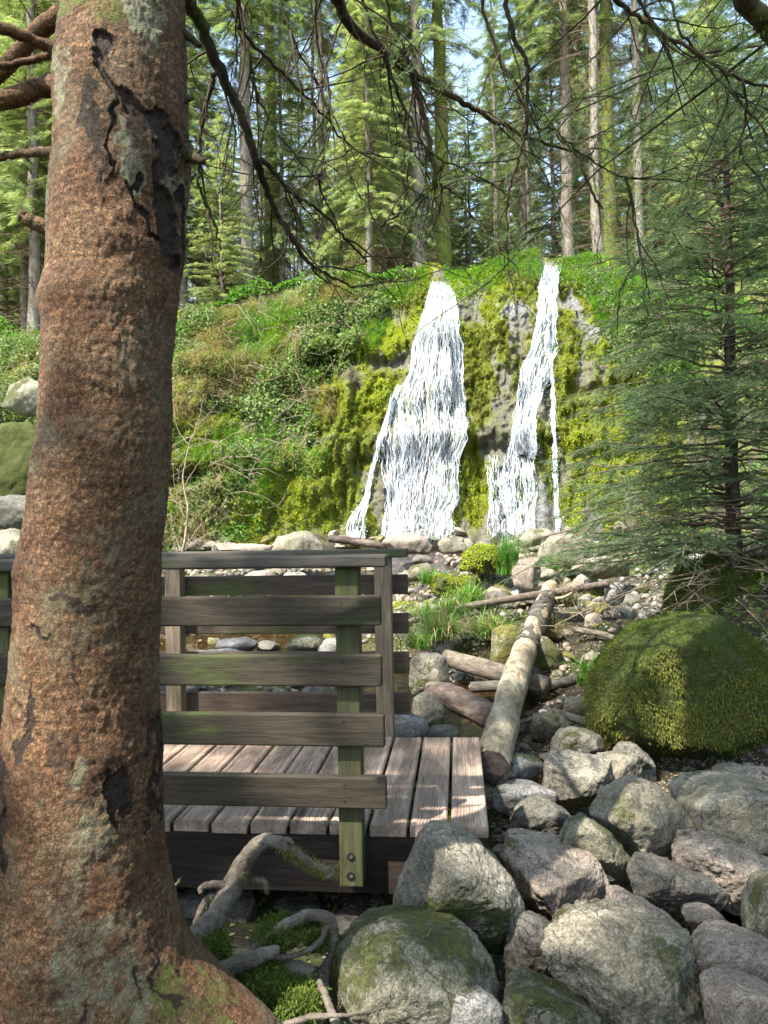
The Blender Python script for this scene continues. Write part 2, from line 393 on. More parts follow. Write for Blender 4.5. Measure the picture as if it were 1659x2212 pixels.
c = k.mix(k.attr('slab'), c, k.ramp(b, [(.3, (.10, .097, .10)), (.6, (.24, .235, .25)), (.75, (.40, .39, .41))]))
c = k.mix(1, c, k.ramp(b, [(.3, .3), (.5, .95), (.72, 1.6)]), 'MULTIPLY')
soil = k.ramp(k.noise(v2, 6, 7, .7), [(.3, (.025, .02, .013)), (.55, (.08, .06, .04)), (.75, (.16, .125, .085))])
c = k.mix(k.attr('bank'), c, soil)
mf = k.ramp(k.math('ADD', k.math('MULTIPLY', k.attr('moss'), .55), k.math('MULTIPLY', k.noise(v, 5, 9, .75), .85)), [(.40, 0.0), (.56, 1.0)])
mc = k.ramp(k.noise(v2, 30, 5, .75), [(.3, (.05, .065, .006)), (.5, (.15, .175, .012)), (.7, (.26, .28, .025))])
mc = k.mix(k.ramp(k.noise(v2, 1.7, 4, .6), [(.4, 0.0), (.6, .75)]), mc, (.085, .085, .02))
c = k.mix(mf, c, mc)
rg = k.mix(mf, k.mix(k.attr('bank'), .28, .9), .9)
k.principled(c, rg, k.bump(b, .9, .05, k.bump(a, .8, .25)), .5)
cliff = tag(link('cliff', cme, k.m), 'steep mossy rock face and leafy bank behind the stream', None, None, 'structure')
# plateau above
hx, ht = np.meshgrid(np.concatenate([np.linspace(-160, -12, 30, endpoint=False), np.linspace(-12, 12, 120, endpoint=False), np.linspace(12, 160, 31)]), np.linspace(0, 1, 110))
hy = yt(hx) + (300 - yt(hx)) * ht ** 3
x0_, y0_, z0_ = cliff_pt(hx[0], np.ones_like(hx[0]))
hz = hill(hx, hy); hz[0] = z0_; hy[0] = y0_
k = N('forest_floor'); v = k.pos()
c = k.ramp(k.noise(v, 2.5, 8, .7), [(.3, (.05, .04, .02)), (.5, (.09, .10, .03)), (.65, (.13, .17, .04))])
k.principled(c, .9, k.bump(k.noise(v, 18, 8, .75), 1.0, .1), .2)
hme = mesh_np('hillside', np.stack([hx, hy, hz], -1).reshape(-1, 3), grid_faces(*hx.shape))
tag(link('hillside', hme, k.m), 'forest floor above the waterfall', None, None, 'structure')
def bvh_of(*mes):
    V, Fs, n = [], [], 0
    for m in mes:
        V += [v.co.copy() for v in m.vertices]; Fs += [tuple(i + n for i in p.vertices) for p in m.polygons]; n = len(V)
    return BVHTree.FromPolygons(V, Fs)
BG = bvh_of(gme); BC = bvh_of(cme)
def hit(u, v, which=None):
    o = Vector((0, 0, CZ)); d = rayd(u, v); best = None
    for b_ in (which or (BG, BC)):
        r = b_.ray_cast(o, d)
        if r[0] is not None and (best is None or r[3] < best[3]): best = r
    return best
def gzf(x, y): return float(gz(x, y))

# water
wxs, wys = np.meshgrid(np.linspace(-9, 4, 130), np.linspace(.5, 17.2, 240))
wzz = prof(wys) - .05 + .008 * fbm(wxs * 5, wys * 5, 0, 61, 3)
k = N('stream_water')
v = k.pos(); nr = k.bump(k.noise(v, 14, 5, .6), .5, .03)
gl = k.n('BsdfGlossy'); gl.inputs['Roughness'].default_value = .06; k.l(nr, gl.inputs['Normal'])
tr = k.n('BsdfTransparent'); tr.inputs[0].default_value = (.62, .47, .33, 1)
fr = k.n('Fresnel'); fr.inputs[0].default_value = 1.4; k.l(nr, fr.inputs['Normal'])
mx = k.n('MixShader'); k.l(k.math('ADD', fr.outputs[0], .04), mx.inputs[0]); k.l(tr.outputs[0], mx.inputs[1]); k.l(gl.outputs[0], mx.inputs[2])
k.l(mx.outputs[0], k.out.inputs[0])
tag(link('stream_water', mesh_np('stream_water', np.stack([wxs, wys, wzz], -1).reshape(-1, 3), grid_faces(*wxs.shape)), k.m), 'shallow brown stream water between the stones', None, None, 'structure')

# ------------------------------------------------------------------ waterfalls
def outline(rows, v):
    return np.interp(v, [r[0] for r in rows], [r[1] for r in rows]), np.interp(v, [r[0] for r in rows], [r[2] for r in rows])
M_foam = N('falling_water')
v = M_foam.pos(); g = M_foam.n('NewGeometry')
c = M_foam.ramp(g.outputs['Random Per Island'], [(0, (.26, .29, .34)), (.3, (.56, .60, .66)), (1, (.88, .90, .92))])
M_foam.principled(c, .25, None, .6); M_foam = M_foam.m
def surf(u, v):
    r = BC.ray_cast(Vector((0, 0, CZ)), rayd(u, v))
    return r
def strands(parts, seed):
    r = random.Random(seed); acc = Acc(); tot = 0
    for rows, n, wmin, wmax, off, lmin, lmax, edge in parts:
        v0, v1 = rows[0][0], rows[-1][0]
        for i in range(n):
            a = r.uniform(v0 - 10, v1); L = r.uniform(lmin, lmax); s = r.uniform(-1, 1)
            s = math.copysign(abs(s) ** (.8 if not edge else 1), s)
            o = r.random() ** 2 * off + .015; ph = r.uniform(0, 9); pts = []
            nstep = max(3, int(L / 9))
            for q in range(nstep + 1):
                vv = min(a + L * q / nstep, v1 + 10 * float(vnoise(s * 4, 3.3, 0, seed)) + 4)
                if vv < v0: continue
                l_, r_ = outline(rows, vv); wj = (r_ - l_) * .07; l_ += wj * float(vnoise(vv / 30., 1.5, 0, seed)) - 1; r_ += wj * float(vnoise(vv / 30., 7.5, 0, seed)) + 1
                uu = (l_ + r_) / 2 + s * (r_ - l_) / 2 + 2.6 * math.sin(ph + q * r.uniform(.7, 1.9)) * r.uniform(.2, 1) + r.uniform(-2, 2)
                h = surf(uu, vv)
                if h[0] is None: continue
                pts.append(h[0] + Vector((0, -1, .25)) * (o + r.uniform(0, .02)))
            if len(pts) < 3: continue
            # keep falling clear of recesses: monotone towards the viewer
            ym = pts[0].y
            for p in pts:
                ym = min(ym, p.y); p.y = ym * .85 + p.y * .15
            W = r.uniform(wmin, wmax); P0 = np.array([list(p) for p in pts]); m = len(P0)
            wv = W * np.sin(np.linspace(.25, math.pi - .12, m)) * np.array([r.uniform(.5, 1.3) for _ in range(m)])
            an = r.uniform(-.9, .9); side = np.array([math.cos(an), math.sin(an), 0])
            if m > 3 and r.random() < .5: wv = wv * np.array([r.uniform(.15, 1.6) for _ in range(m)])
            A = P0 - side * wv[:, None] / 2; B = P0 + side * wv[:, None] / 2; Cc = P0 + np.array([0, -1, 0]) * wv[:, None] * .45
            V = np.stack([A, Cc, B], 1).reshape(-1, 3)
            ii = np.arange(m - 1)[:, None] * 3
            f1 = np.concatenate([np.stack([ii + 0, ii + 1, ii + 4, ii + 3], -1).reshape(-1, 4), np.stack([ii + 1, ii + 2, ii + 5, ii + 4], -1).reshape(-1, 4)])
            acc.add(V, [f1])
    a2 = np.concatenate(acc.V); n = min(len(a2), 6000); q = np.random.default_rng(seed); ii = q.integers(0, len(a2), n)
    p = a2[ii] + q.normal(0, .05, (n, 3)) + [0, -.05, 0]
    tv = np.array([[1, 0, 0], [-.6, .7, 0], [-.6, -.7, 0], [0, 0, 1.2]]); tf = np.array([[0, 1, 3], [1, 2, 3], [2, 0, 3], [0, 2, 1]])
    scatter(acc, tv, tf, p, frames(q.normal(0, 1, (n, 3))), q.uniform(.3, 1, n) ** 2 * .016)
    q = np.random.default_rng(seed + 9); ps = []
    for rows, cnt_ in [(pt_[0], pt_[1]) for pt_ in parts if pt_[0][-1][0] > 1120]:
        for i in range(int(cnt_ * .35) + 60):
            h = surf(q.uniform(rows[-1][1] - 6, rows[-1][2] + 6), min(rows[-1][0], 1160) + q.uniform(-26, 14))
            if h[0] is not None: ps.append(list(h[0] + Vector((q.normal(0, .05), -.05 - abs(q.normal(0, .16)), abs(q.normal(0, .06))))))
    ps = np.array(ps); scatter(acc, tv, tf, ps, frames(q.normal(0, 1, (len(ps), 3))), q.uniform(.3, 1, len(ps)) ** 2 * .022)
    return acc
F1 = [(612, 930, 962), (640, 927, 978), (680, 915, 988), (720, 901, 993), (780, 888, 996), (840, 872, 1002), (880, 862, 1004), (920, 862, 1004), (960, 872, 1000), (1000, 868, 985), (1050, 860, 985), (1100, 846, 982), (1160, 842, 975)]
F1b = [(850, 845, 875), (900, 835, 868), (960, 818, 880), (1010, 822, 875), (1060, 835, 870), (1110, 830, 860), (1160, 822, 860)]
F1c = [(830, 862, 868), (880, 842, 850), (940, 822, 828), (1000, 806, 811), (1050, 794, 800), (1085, 786, 794), (1120, 752, 790), (1165, 745, 788)]
F2 = [(572, 1180, 1212), (620, 1166, 1200), (700, 1160, 1198), (760, 1143, 1199), (800, 1126, 1190), (860, 1118, 1170), (900, 1112, 1158), (950, 1103, 1130), (985, 1092, 1150)]
F2d = [(900, 1140, 1158), (985, 1138, 1150)]
F2b = [(985, 1082, 1148), (1030, 1080, 1156), (1090, 1085, 1156), (1150, 1098, 1150)]
F2c = [(760, 1186, 1190), (850, 1191, 1195), (950, 1193, 1197), (1050, 1196, 1202), (1140, 1202, 1207)]
F2e = [(980, 1045, 1090), (1060, 1055, 1095), (1150, 1055, 1100)]
wf = strands([(F1, 1700, .005, .016, .16, 12, 46, 0), (F1, 800, .005, .013, .26, 30, 120, 1), (F1b, 260, .006, .015, .1, 30, 90, 1), (F1c, 230, .008, .022, .05, 30, 80, 1)], 1)
tag(link('waterfall', wf.mesh('waterfall'), M_foam), 'wide white waterfall fanning out down the mossy rock, the larger of the two', 'waterfall', 'waterfalls')
wf = strands([(F2, 700, .005, .015, .12, 12, 42, 0), (F2, 380, .006, .015, .2, 30, 100, 1), (F2d, 120, .01, .025, .08, 30, 70, 1), (F2b, 330, .008, .022, .12, 20, 60, 1), (F2c, 150, .01, .022, .05, 40, 100, 1), (F2e, 110, .006, .014, .05, 20, 60, 1)], 2)
tag(link('waterfall', wf.mesh('waterfall_narrow'), M_foam), 'narrow white waterfall bending down the rock beside the young fir', 'waterfall', 'waterfalls')

# ------------------------------------------------------------------ rocks
tex_c = []
def ctex(size, typ='CLOUDS'):
    t = bpy.data.textures.new('rough', typ); t.noise_scale = size
    if typ == 'CLOUDS': t.noise_depth = 4
    return t
def bake(o):
    dg = bpy.context.evaluated_depsgraph_get(); ev = o.evaluated_get(dg)
    me = bpy.data.meshes.new_from_object(ev); old = o.data; o.modifiers.clear(); o.data = me
    me.polygons.foreach_set('use_smooth', np.ones(len(me.polygons), bool)); return me
BVR = []
def rock(label, poly, y, mat, front=None, thick=None, d=None, sm=3, rough=1.0, name='boulder', cat='boulder', group=None, px=2.4, lift=.12):
    mu, mv = sum(p[0] for p in poly) / len(poly), sum(p[1] for p in poly) / len(poly)
    poly = [(mu + (u - mu) * 1.035, mv + (v - mv) * 1.035) for u, v in poly]
    n = len(poly); us = [p[0] for p in poly]; vs = [p[1] for p in poly]
    cu, cv = (min(us) + max(us)) / 2, (min(vs) + max(vs)) / 2
    wdt = (max(us) - min(us)) / F * y; hgt = (max(vs) - min(vs)) / F * y
    thick = thick or wdt * .6; d = d or wdt * .33
    pts = [P(u, v, y) for u, v in poly]
    if front: pts += [P(u, v, y - q) for u, v, q in front]
    else:
        rr_ = random.Random(int(us[0] * 7 + vs[0])); k0 = rr_.randrange(n)
        for q in range(n):
            if (q + k0) % (3 if sm <= 2 else 2) and n > 5: continue
            u, v = poly[q]; f = rr_.uniform(.35, .8) if sm < 4 else .62
            pts.append(P(cu + (u - cu) * f, cv + (v - cv) * f - (max(vs) - min(vs)) * lift * .3, y - d * (1.15 - .6 * f + rr_.uniform(-.1, .1))))
        if sm >= 4: pts += [P(cu + (u - cu) * .66, cv + (v - cv) * .66, y - d * .9) for u, v in poly]
    c3 = P(cu, cv, y)
    if sm <= 2:
        rp = random.Random(int(us[1] + vs[1]))
        for nn_, qq in ((Vector((rp.choice((-1, 1)) * rp.uniform(.3, .7), -.8, rp.uniform(.1, .5))), .80), (Vector((rp.uniform(-.25, .25), -.35, 1)), .84), (Vector((rp.uniform(-.6, .6), -.9, -.15)), .82)):
            nn_.normalize(); pr_ = [p.dot(nn_) for p in pts]; lo_, hi_ = min(pr_), max(pr_); lim = lo_ + (hi_ - lo_) * qq
            pts = [p - nn_ * max(0, a_ - lim) for p, a_ in zip(pts, pr_)]
    pts += [c3 + (p - c3) * .8 + Vector((0, thick * .6, 0)) for p in pts[:n]]
    pts += [c3 + (p - c3) * .45 + Vector((0, thick, 0)) for p in pts[:n]]
    base = Vector((c3.x, y + thick * .2, min(p.z for p in pts)))
    bm = bmesh.new()
    for p in pts: bm.verts.new(p - base)
    r = bmesh.ops.convex_hull(bm, input=bm.verts)
    junk = [e for e in set(r['geom_interior'] + r['geom_unused']) if isinstance(e, bmesh.types.BMVert)]
    bmesh.ops.delete(bm, geom=junk, context='VERTS')
    me = bpy.data.meshes.new(name); bm.to_mesh(me); bm.free()
    o = link(name, me, mat, None, base)
    m = o.modifiers.new('r', 'REMESH'); m.mode = 'VOXEL'; m.voxel_size = max(px * (.65 if y < 4.5 else 1) * y / 740, wdt / 130)
    m = o.modifiers.new('s', 'SMOOTH'); m.factor = .5; m.iterations = max(1, sm if y > 4.5 else int(sm * 1.6))
    for fs, st in ((.45, .045 if sm <= 2 else .08), (.17, .05), (.06, .030), (.025, .016), (.011, .006)):
        m = o.modifiers.new('d', 'DISPLACE'); m.texture = ctex(fs * wdt * 1.2); m.strength = st * wdt * rough; m.mid_level = .5
        m.texture_coords = 'GLOBAL'
    me = bake(o)
    tag(o, label, cat, group)
    return o
G, MO, DK, PK, PL, YL, SD = M_rock, M_rock_moss, M_rock_dark, M_rock_pink, M_rock_pale, M_rock_yel, M_rock_side
import re
def short(lab): return re.split(r',? (with|leaning|below|at|standing|between|wedged|rising|in|beside|cut|lying|right|left|just|behind|above|under|tucked|seen|on|squeezed|against|higher|thickly|of|against|leaf)\b', lab)[0]
rocks = [
 ('tall pointed grey boulder with mossy left flank leaning at the end of the footbridge', [(925,1790),(980,1795),(1040,1835),(1110,1905),(1132,1960),(1125,2020),(1090,2060),(1000,2045),(900,2005),(850,1985),(852,1935),(880,1870),(900,1810)], 2.5, SD, dict(front=[(935,1830,.12),(960,1890,.2),(1010,1900,.2),(1080,1960,.17),(950,1970,.2),(1060,2030,.1),(880,1960,.1)], sm=3, rough=.8)),
 ('huge rounded grey-green boulder below the pointed boulder at the bottom of the photo', [(730,2050),(765,2020),(830,2000),(920,2005),(1005,2022),(1055,2062),(1075,2120),(1075,2240),(960,2300),(720,2300),(706,2200),(712,2110)], 2.15, MO, dict(front=[(780,2075,.07),(910,2055,.10),(1020,2085,.10),(850,2140,.19),(1000,2170,.18),(760,2200,.17),(1040,2250,.16)], sm=3, rough=.8)),
 ('small rough pale boulder standing against the huge rounded boulder', [(985,2150),(1015,2135),(1055,2145),(1085,2180),(1090,2260),(970,2260),(975,2190)], 1.95, PL, dict(sm=2, rough=1.3)),
 ('low mossy boulder between the small pale one and the big craggy one', [(1095,2140),(1140,2130),(1220,2165),(1290,2200),(1300,2290),(1080,2290),(1085,2190)], 2.02, MO, dict(sm=5)),
 ('big craggy boulder with a broken left edge at the bottom of the photo', [(1175,2075),(1190,2050),(1250,2035),(1290,1985),(1350,1965),(1440,1975),(1490,2015),(1510,2100),(1535,2180),(1560,2290),(1330,2290),(1290,2190),(1200,2130)], 2.15, G, dict(front=[(1250,2060,.12),(1330,2040,.2),(1400,2080,.24),(1340,2150,.22),(1450,2150,.15),(1400,2250,.2)], sm=1, rough=1.9)),
 ('dark upright boulder wedged below the flat-topped pink-grey one', [(1100,1990),(1130,1980),(1190,1995),(1235,2030),(1215,2100),(1170,2160),(1095,2150),(1088,2060)], 2.42, DK, dict(rough=1.4)),
 ('flat-topped pink-grey boulder with a wet spot on its top', [(1087,1850),(1100,1815),(1170,1805),(1230,1815),(1290,1850),(1315,1915),(1318,1990),(1240,2020),(1150,1960),(1095,1880)], 2.85, PK, dict(front=[(1120,1880,.10),(1175,1925,.22),(1225,1950,.28),(1285,1900,.14),(1240,2005,.24),(1130,1940,.08)], sm=1, thick=.35)),
 ('long brownish boulder rising behind the big craggy boulder', [(1315,1930),(1350,1925),(1420,1965),(1480,2010),(1505,2060),(1500,2140),(1400,2120),(1310,2010)], 2.5, PK, dict(sm=4)),
 ('egg-shaped grey-green boulder leaning on the flat-topped one', [(1207,1830),(1235,1780),(1265,1765),(1320,1800),(1365,1860),(1362,1895),(1320,1908),(1280,1890),(1210,1838)], 3.0, MO, dict(sm=3)),
 ('round domed grey boulder in the middle of the boulder field', [(1277,1760),(1310,1720),(1370,1687),(1400,1690),(1450,1720),(1482,1760),(1478,1830),(1440,1860),(1370,1860),(1320,1810)], 3.3, G, dict(front=[(1360,1710,.12),(1330,1770,.2),(1420,1790,.2),(1390,1840,.15)], sm=4)),
 ('broad flat wet-looking slab at the right edge of the photo', [(1465,1730),(1510,1700),(1590,1688),(1680,1700),(1790,1760),(1790,1880),(1600,1870),(1490,1850),(1475,1790)], 3.6, G, dict(d=.35, sm=5, thick=.5, rough=.5)),
 ('angular pale-topped slab below the broad flat slab', [(1462,1850),(1480,1830),(1560,1830),(1660,1860),(1760,1910),(1760,1990),(1620,1985),(1540,1940),(1468,1905)], 3.05, PK, dict(sm=1, rough=1.4)),
 ('long low dark boulder with a mossy notch beside the trickle', [(1362,1900),(1385,1870),(1430,1868),(1500,1900),(1580,1935),(1578,1965),(1520,1985),(1430,1975),(1375,1945)], 2.8, DK, dict(sm=2, rough=1.3)),
 ('flat triangular stone lying in the trickle at the lower right', [(1483,1990),(1560,1963),(1600,2010),(1602,2045),(1545,2062)], 2.55, PK, dict(sm=1, d=.05, thick=.15)),
 ('mossy boulder cut off by the right edge above the pink stones', [(1612,1960),(1640,1900),(1700,1880),(1780,1950),(1780,2080),(1660,2090),(1620,2050)], 2.4, MO, dict(sm=4)),
 ('pinkish rounded stone at the lower right edge', [(1508,2080),(1550,2045),(1610,2035),(1690,2060),(1760,2110),(1760,2150),(1620,2135),(1520,2110)], 2.15, PK, dict(sm=2)),
 ('smooth dark pink stone in the bottom right corner', [(1527,2150),(1570,2125),(1640,2135),(1760,2190),(1760,2290),(1560,2290),(1530,2200)], 1.98, PK, dict(sm=4)),
 ('angular grey boulder with a dark notch right of the footbridge end', [(1097,1800),(1110,1765),(1150,1718),(1190,1735),(1245,1775),(1240,1815),(1180,1830),(1110,1822)], 3.4, DK, dict(sm=1, rough=1.5)),
 ('pale flat slab just right of the footbridge end', [(1060,1712),(1080,1690),(1160,1688),(1200,1715),(1195,1760),(1110,1770),(1066,1745)], 3.75, PL, dict(sm=2)),
 ('blocky two-toned boulder with a mossy front standing on its edge', [(1177,1650),(1195,1615),(1260,1612),(1320,1640),(1327,1690),(1310,1730),(1230,1748),(1185,1735),(1173,1700)], 3.85, SD, dict(front=[(1200,1650,.12),(1230,1660,.22),(1310,1665,.16),(1235,1735,.2),(1300,1715,.12)], sm=1)),
 ('lumpy grey boulder behind the blocky mossy-fronted one', [(1290,1620),(1340,1615),(1390,1640),(1400,1665),(1370,1695),(1330,1715),(1290,1700)], 4.1, G, dict(sm=2)),
 ('pale-topped boulder under the broken end of the big log', [(1072,1665),(1085,1635),(1120,1625),(1170,1640),(1177,1665),(1140,1690),(1085,1697)], 4.15, PL, dict(sm=2)),
 ('smooth grey boulder below the mossy stone and dark branch', [(1190,1620),(1210,1585),(1250,1575),(1300,1590),(1312,1625),(1260,1645),(1195,1640)], 4.6, G, dict(sm=4)),
 ('narrow boulder with a mossy right side at the foot of the great moss dome', [(1325,1625),(1345,1598),(1375,1605),(1420,1640),(1418,1660),(1370,1665),(1330,1650)], 4.35, SD, dict(sm=2)),
 ('pink cobble tucked against the footbridge corner', [(1060,1840),(1085,1825),(1108,1845),(1110,1870),(1075,1870)], 3.2, PK, dict(sm=3, name='stone', cat='stone')),
 ('two-pointed dark stone above the flat-topped boulder', [(1095,1815),(1130,1805),(1190,1820),(1195,1840),(1110,1842)], 3.2, DK, dict(sm=1, name='stone', cat='stone')),
 ('thin flat stone below the great moss dome near the right edge', [(1545,1670),(1575,1658),(1625,1660),(1640,1675),(1600,1685),(1550,1685)], 4.1, G, dict(sm=2, name='stone', cat='stone')),
 ('rough boulder at the right edge above the broad flat slab', [(1608,1690),(1625,1660),(1680,1655),(1740,1690),(1740,1740),(1650,1730)], 3.85, PK, dict(sm=2)),
 ('moss-skirted boulder with a bare grey crown beside the far railing', [(880,1470),(888,1420),(910,1397),(945,1395),(965,1420),(973,1470),(965,1505),(885,1505)], 5.7, SD, dict(sm=2)),
 ('grey boulder with a mossy foot below the dark split log', [(888,1560),(892,1510),(912,1480),(940,1495),(962,1530),(962,1570),(930,1590),(895,1580)], 5.0, SD, dict(sm=2)),
 ('pale rounded boulder at the foot of the far railing post', [(835,1580),(845,1552),(880,1542),(920,1552),(928,1575),(915,1600),(850,1605)], 4.5, PL, dict(sm=5)),
 ('flat bluish stone between pale boulder and big log', [(920,1590),(935,1572),(975,1568),(997,1585),(985,1605),(930,1605)], 4.45, DK, dict(sm=4, name='stone', cat='stone')),
 ('yellow mossy block behind the big log', [(1060,1430),(1063,1360),(1085,1333),(1110,1345),(1148,1365),(1150,1440),(1120,1460),(1070,1450)], 6.7, YL, dict(sm=1, rough=.6)),
 ('dark mossy boulder right of the big log', [(1145,1440),(1150,1370),(1180,1375),(1215,1405),(1222,1440),(1190,1455)], 6.6, MO, dict(sm=3)),
 ('square mossy stone under the forked dark branch', [(1145,1590),(1150,1545),(1190,1533),(1225,1540),(1242,1570),(1235,1600),(1170,1605)], 4.95, MO, dict(sm=1)),
 ('angular grey stone left of the great moss dome', [(1215,1545),(1220,1510),(1255,1500),(1290,1510),(1290,1545),(1255,1555)], 5.4, G, dict(sm=1)),
 ('tilted light-brown slab standing on edge above the big log', [(1105,1235),(1120,1210),(1150,1190),(1170,1195),(1168,1245),(1158,1285),(1110,1265)], 9.0, PK, dict(front=[(1150,1205,.2),(1145,1250,.22),(1150,1275,.15),(1115,1240,.1)], sm=1)),
 ('largest smooth boulder below the narrow waterfall', [(1160,1205),(1170,1170),(1205,1151),(1235,1155),(1275,1180),(1285,1210),(1260,1228),(1185,1225)], 11.5, G, dict(sm=5)),
 ('long flat boulder behind the largest smooth one below the narrow waterfall', [(1120,1165),(1140,1145),(1180,1142),(1205,1155),(1190,1175),(1130,1185)], 13.5, G, dict(sm=3)),
 ('dark-sided boulder at the foot of the wide waterfall', [(825,1170),(838,1150),(880,1147),(915,1157),(937,1180),(930,1198),(850,1195)], 13.8, PK, dict(sm=2)),
 ('grey boulder right of the dark-sided one at the waterfall foot', [(943,1175),(955,1158),(990,1155),(1012,1170),(1010,1195),(955,1198)], 13.5, G, dict(sm=2)),
 ('large ridged boulder behind the handrail left of the wide waterfall', [(578,1195),(600,1160),(635,1137),(665,1143),(700,1175),(708,1200),(640,1210)], 12.5, G, dict(front=[(620,1165,.3),(650,1155,.3),(660,1190,.4),(610,1190,.3)], sm=1)),
 ('flat pinkish slab behind the handrail on the left', [(455,1190),(470,1173),(540,1170),(590,1178),(580,1198),(470,1202)], 12.0, PK, dict(sm=2, thick=.6)),
 ('low domed stone behind the handrail between slab and shrub', [(420,1205),(440,1190),(480,1192),(500,1205),(470,1215),(430,1214)], 10.5, PL, dict(sm=4)),
 ('sunlit block below the end of the thin fallen pole', [(1305,1300),(1308,1265),(1335,1248),(1355,1262),(1352,1300),(1330,1312)], 8.4, PL, dict(sm=1)),
 ('reddish upright stone below the sunlit block', [(1262,1365),(1265,1330),(1290,1313),(1303,1330),(1308,1368),(1280,1372)], 7.8, PK, dict(sm=1)),
 ('pale leaning stone beside the mossy wood', [(1335,1315),(1345,1298),(1368,1312),(1380,1342),(1365,1345)], 7.7, PL, dict(sm=2, name='stone', cat='stone')),
 ('broad flat stone in the shadow of the young fir', [(1232,1232),(1255,1208),(1310,1200),(1360,1215),(1360,1245),(1290,1250)], 10.0, G, dict(sm=3)),
 ('rounded stone left of the moss hummock', [(868,1245),(890,1222),(925,1216),(940,1232),(930,1255),(880,1258)], 9.2, G, dict(sm=4)),
 ('dark stone against the far handrail end', [(885,1215),(900,1195),(930,1197),(942,1215),(915,1225)], 11.0, DK, dict(sm=1)),
 ('big pale sunlit boulder behind the near tree trunk on the left', [(-60,1215),(-40,1170),(20,1150),(75,1150),(110,1180),(90,1230),(0,1240)], 8.2, G, dict(sm=3)),
 ('large moss-capped boulder on the far left bank', [(-60,1050),(-50,930),(10,885),(60,880),(100,930),(105,1060),(20,1080)], 13.0, M_mossrock, dict(sm=2)),
 ('dark boulder below the moss-capped one on the far left', [(-40,1140),(-30,1075),(20,1055),(60,1070),(90,1120),(70,1150)], 12.2, DK, dict(sm=2)),
 ('smaller grey-green boulder higher up the far left bank', [(0,880),(20,830),(60,800),(95,830),(110,880),(60,900)], 14.5, MO, dict(sm=2)),
 ('low grey stone at the left edge behind the pale boulder', [(-40,1165),(-20,1145),(25,1140),(50,1152),(30,1170)], 9.5, G, dict(sm=2)),
 ('broad pale flat stone seen between the railing boards in the stream', [(400,1425),(415,1409),(480,1405),(560,1418),(555,1440),(440,1445)], 6.6, PL, dict(sm=3, thick=.3)),
 ('bluish flat stone in the stream seen between the railing boards', [(462,1400),(475,1382),(530,1378),(560,1390),(545,1408),(480,1410)], 7.6, M_rock_wet, dict(sm=3)),
 ('mossy dark stone seen between the railing boards beside the near post', [(610,1400),(630,1375),(680,1372),(715,1390),(700,1415),(640,1415)], 7.0, MO, dict(sm=3)),
 ('pale mossy stone beside the near post seen between the boards', [(680,1405),(695,1378),(740,1375),(770,1395),(750,1420),(700,1420)], 6.7, PL, dict(sm=2)),
 ('pink sunlit stone between the handrail and the far top board', [(520,1250),(545,1232),(585,1230),(600,1245),(570,1262)], 9.5, PK, dict(sm=2)),
 ('rounded pale stone right of the pink one below the handrail', [(600,1258),(620,1237),(655,1236),(680,1255),(650,1268)], 9.3, PL, dict(sm=3)),
 ('squat mossy stone just right of the left far post below the handrail', [(410,1262),(415,1240),(455,1236),(475,1250),(465,1270)], 9.0, MO, dict(sm=3)),
 ('squared foundation stone under the footbridge behind the mossy root', [(365,1950),(375,1935),(450,1930),(550,1945),(560,2010),(530,2050),(420,2060),(370,2030)], 3.1, DK, dict(sm=1)),
 ('wedge-shaped stone under the footbridge between root and post', [(545,1965),(600,1945),(690,1960),(720,2010),(650,2060),(560,2050)], 3.15, DK, dict(sm=1)),
 ('flat dark stone under the footbridge behind the looping root', [(700,2000),(740,1985),(800,1995),(830,2020),(760,2040),(700,2030)], 2.9, DK, dict(sm=2)),
 ('small light-green stone squeezed left of the pointed boulder', [(797,2005),(820,1970),(850,1965),(870,1990),(870,2030),(810,2025)], 2.6, YL, dict(sm=2, name='stone', cat='stone')),
]
for i, (lab, poly, y, mt, kw) in enumerate(rocks):
    rock(lab, poly, y, mt, **kw)

# needles and bits of litter lying on the near boulders and on the deck
def litter(srcs, n, label, name):
    a = Acc(); r = np.random.default_rng(77)
    for o in srcs:
        me = o.data; k_ = len(me.polygons); cen = np.empty(k_ * 3, np.float32); me.polygons.foreach_get('center', cen); cen = cen.reshape(-1, 3)
        nor = np.empty(k_ * 3, np.float32); me.polygons.foreach_get('normal', nor); nor = nor.reshape(-1, 3)
        ok = np.where(nor[:, 2] > .72)[0]
        if len(ok) < 5: continue
        ii = r.choice(ok, n); P_ = cen[ii] + np.array(o.location); Nn = nor[ii]
        d = r.normal(0, 1, (n, 3)); d -= Nn * (d * Nn).sum(1)[:, None]
        scatter(a, np.array([[0, -.09, 0], [0, .09, 0], [1, .03, .02], [1, -.03, .02]]), np.array([[0, 1, 2, 3]]), P_ + Nn * .003, frames(d, Nn), r.uniform(.35, 1.3, n) * .014)
    return tag(link(name, a.mesh(name, False), M_litter), label, None, None, 'stuff')
M_litter = leaf_mat('litter', (.05, .035, .02), (.26, .19, .10), .1, 3.0)
near_rocks = [o for o in col.objects if o.get('category') in ('boulder', 'stone') and o.type == 'MESH' and o.location.y < 5.2]
litter(near_rocks, 34, 'fallen needles and bark crumbs lying on the boulders', 'needle_litter')
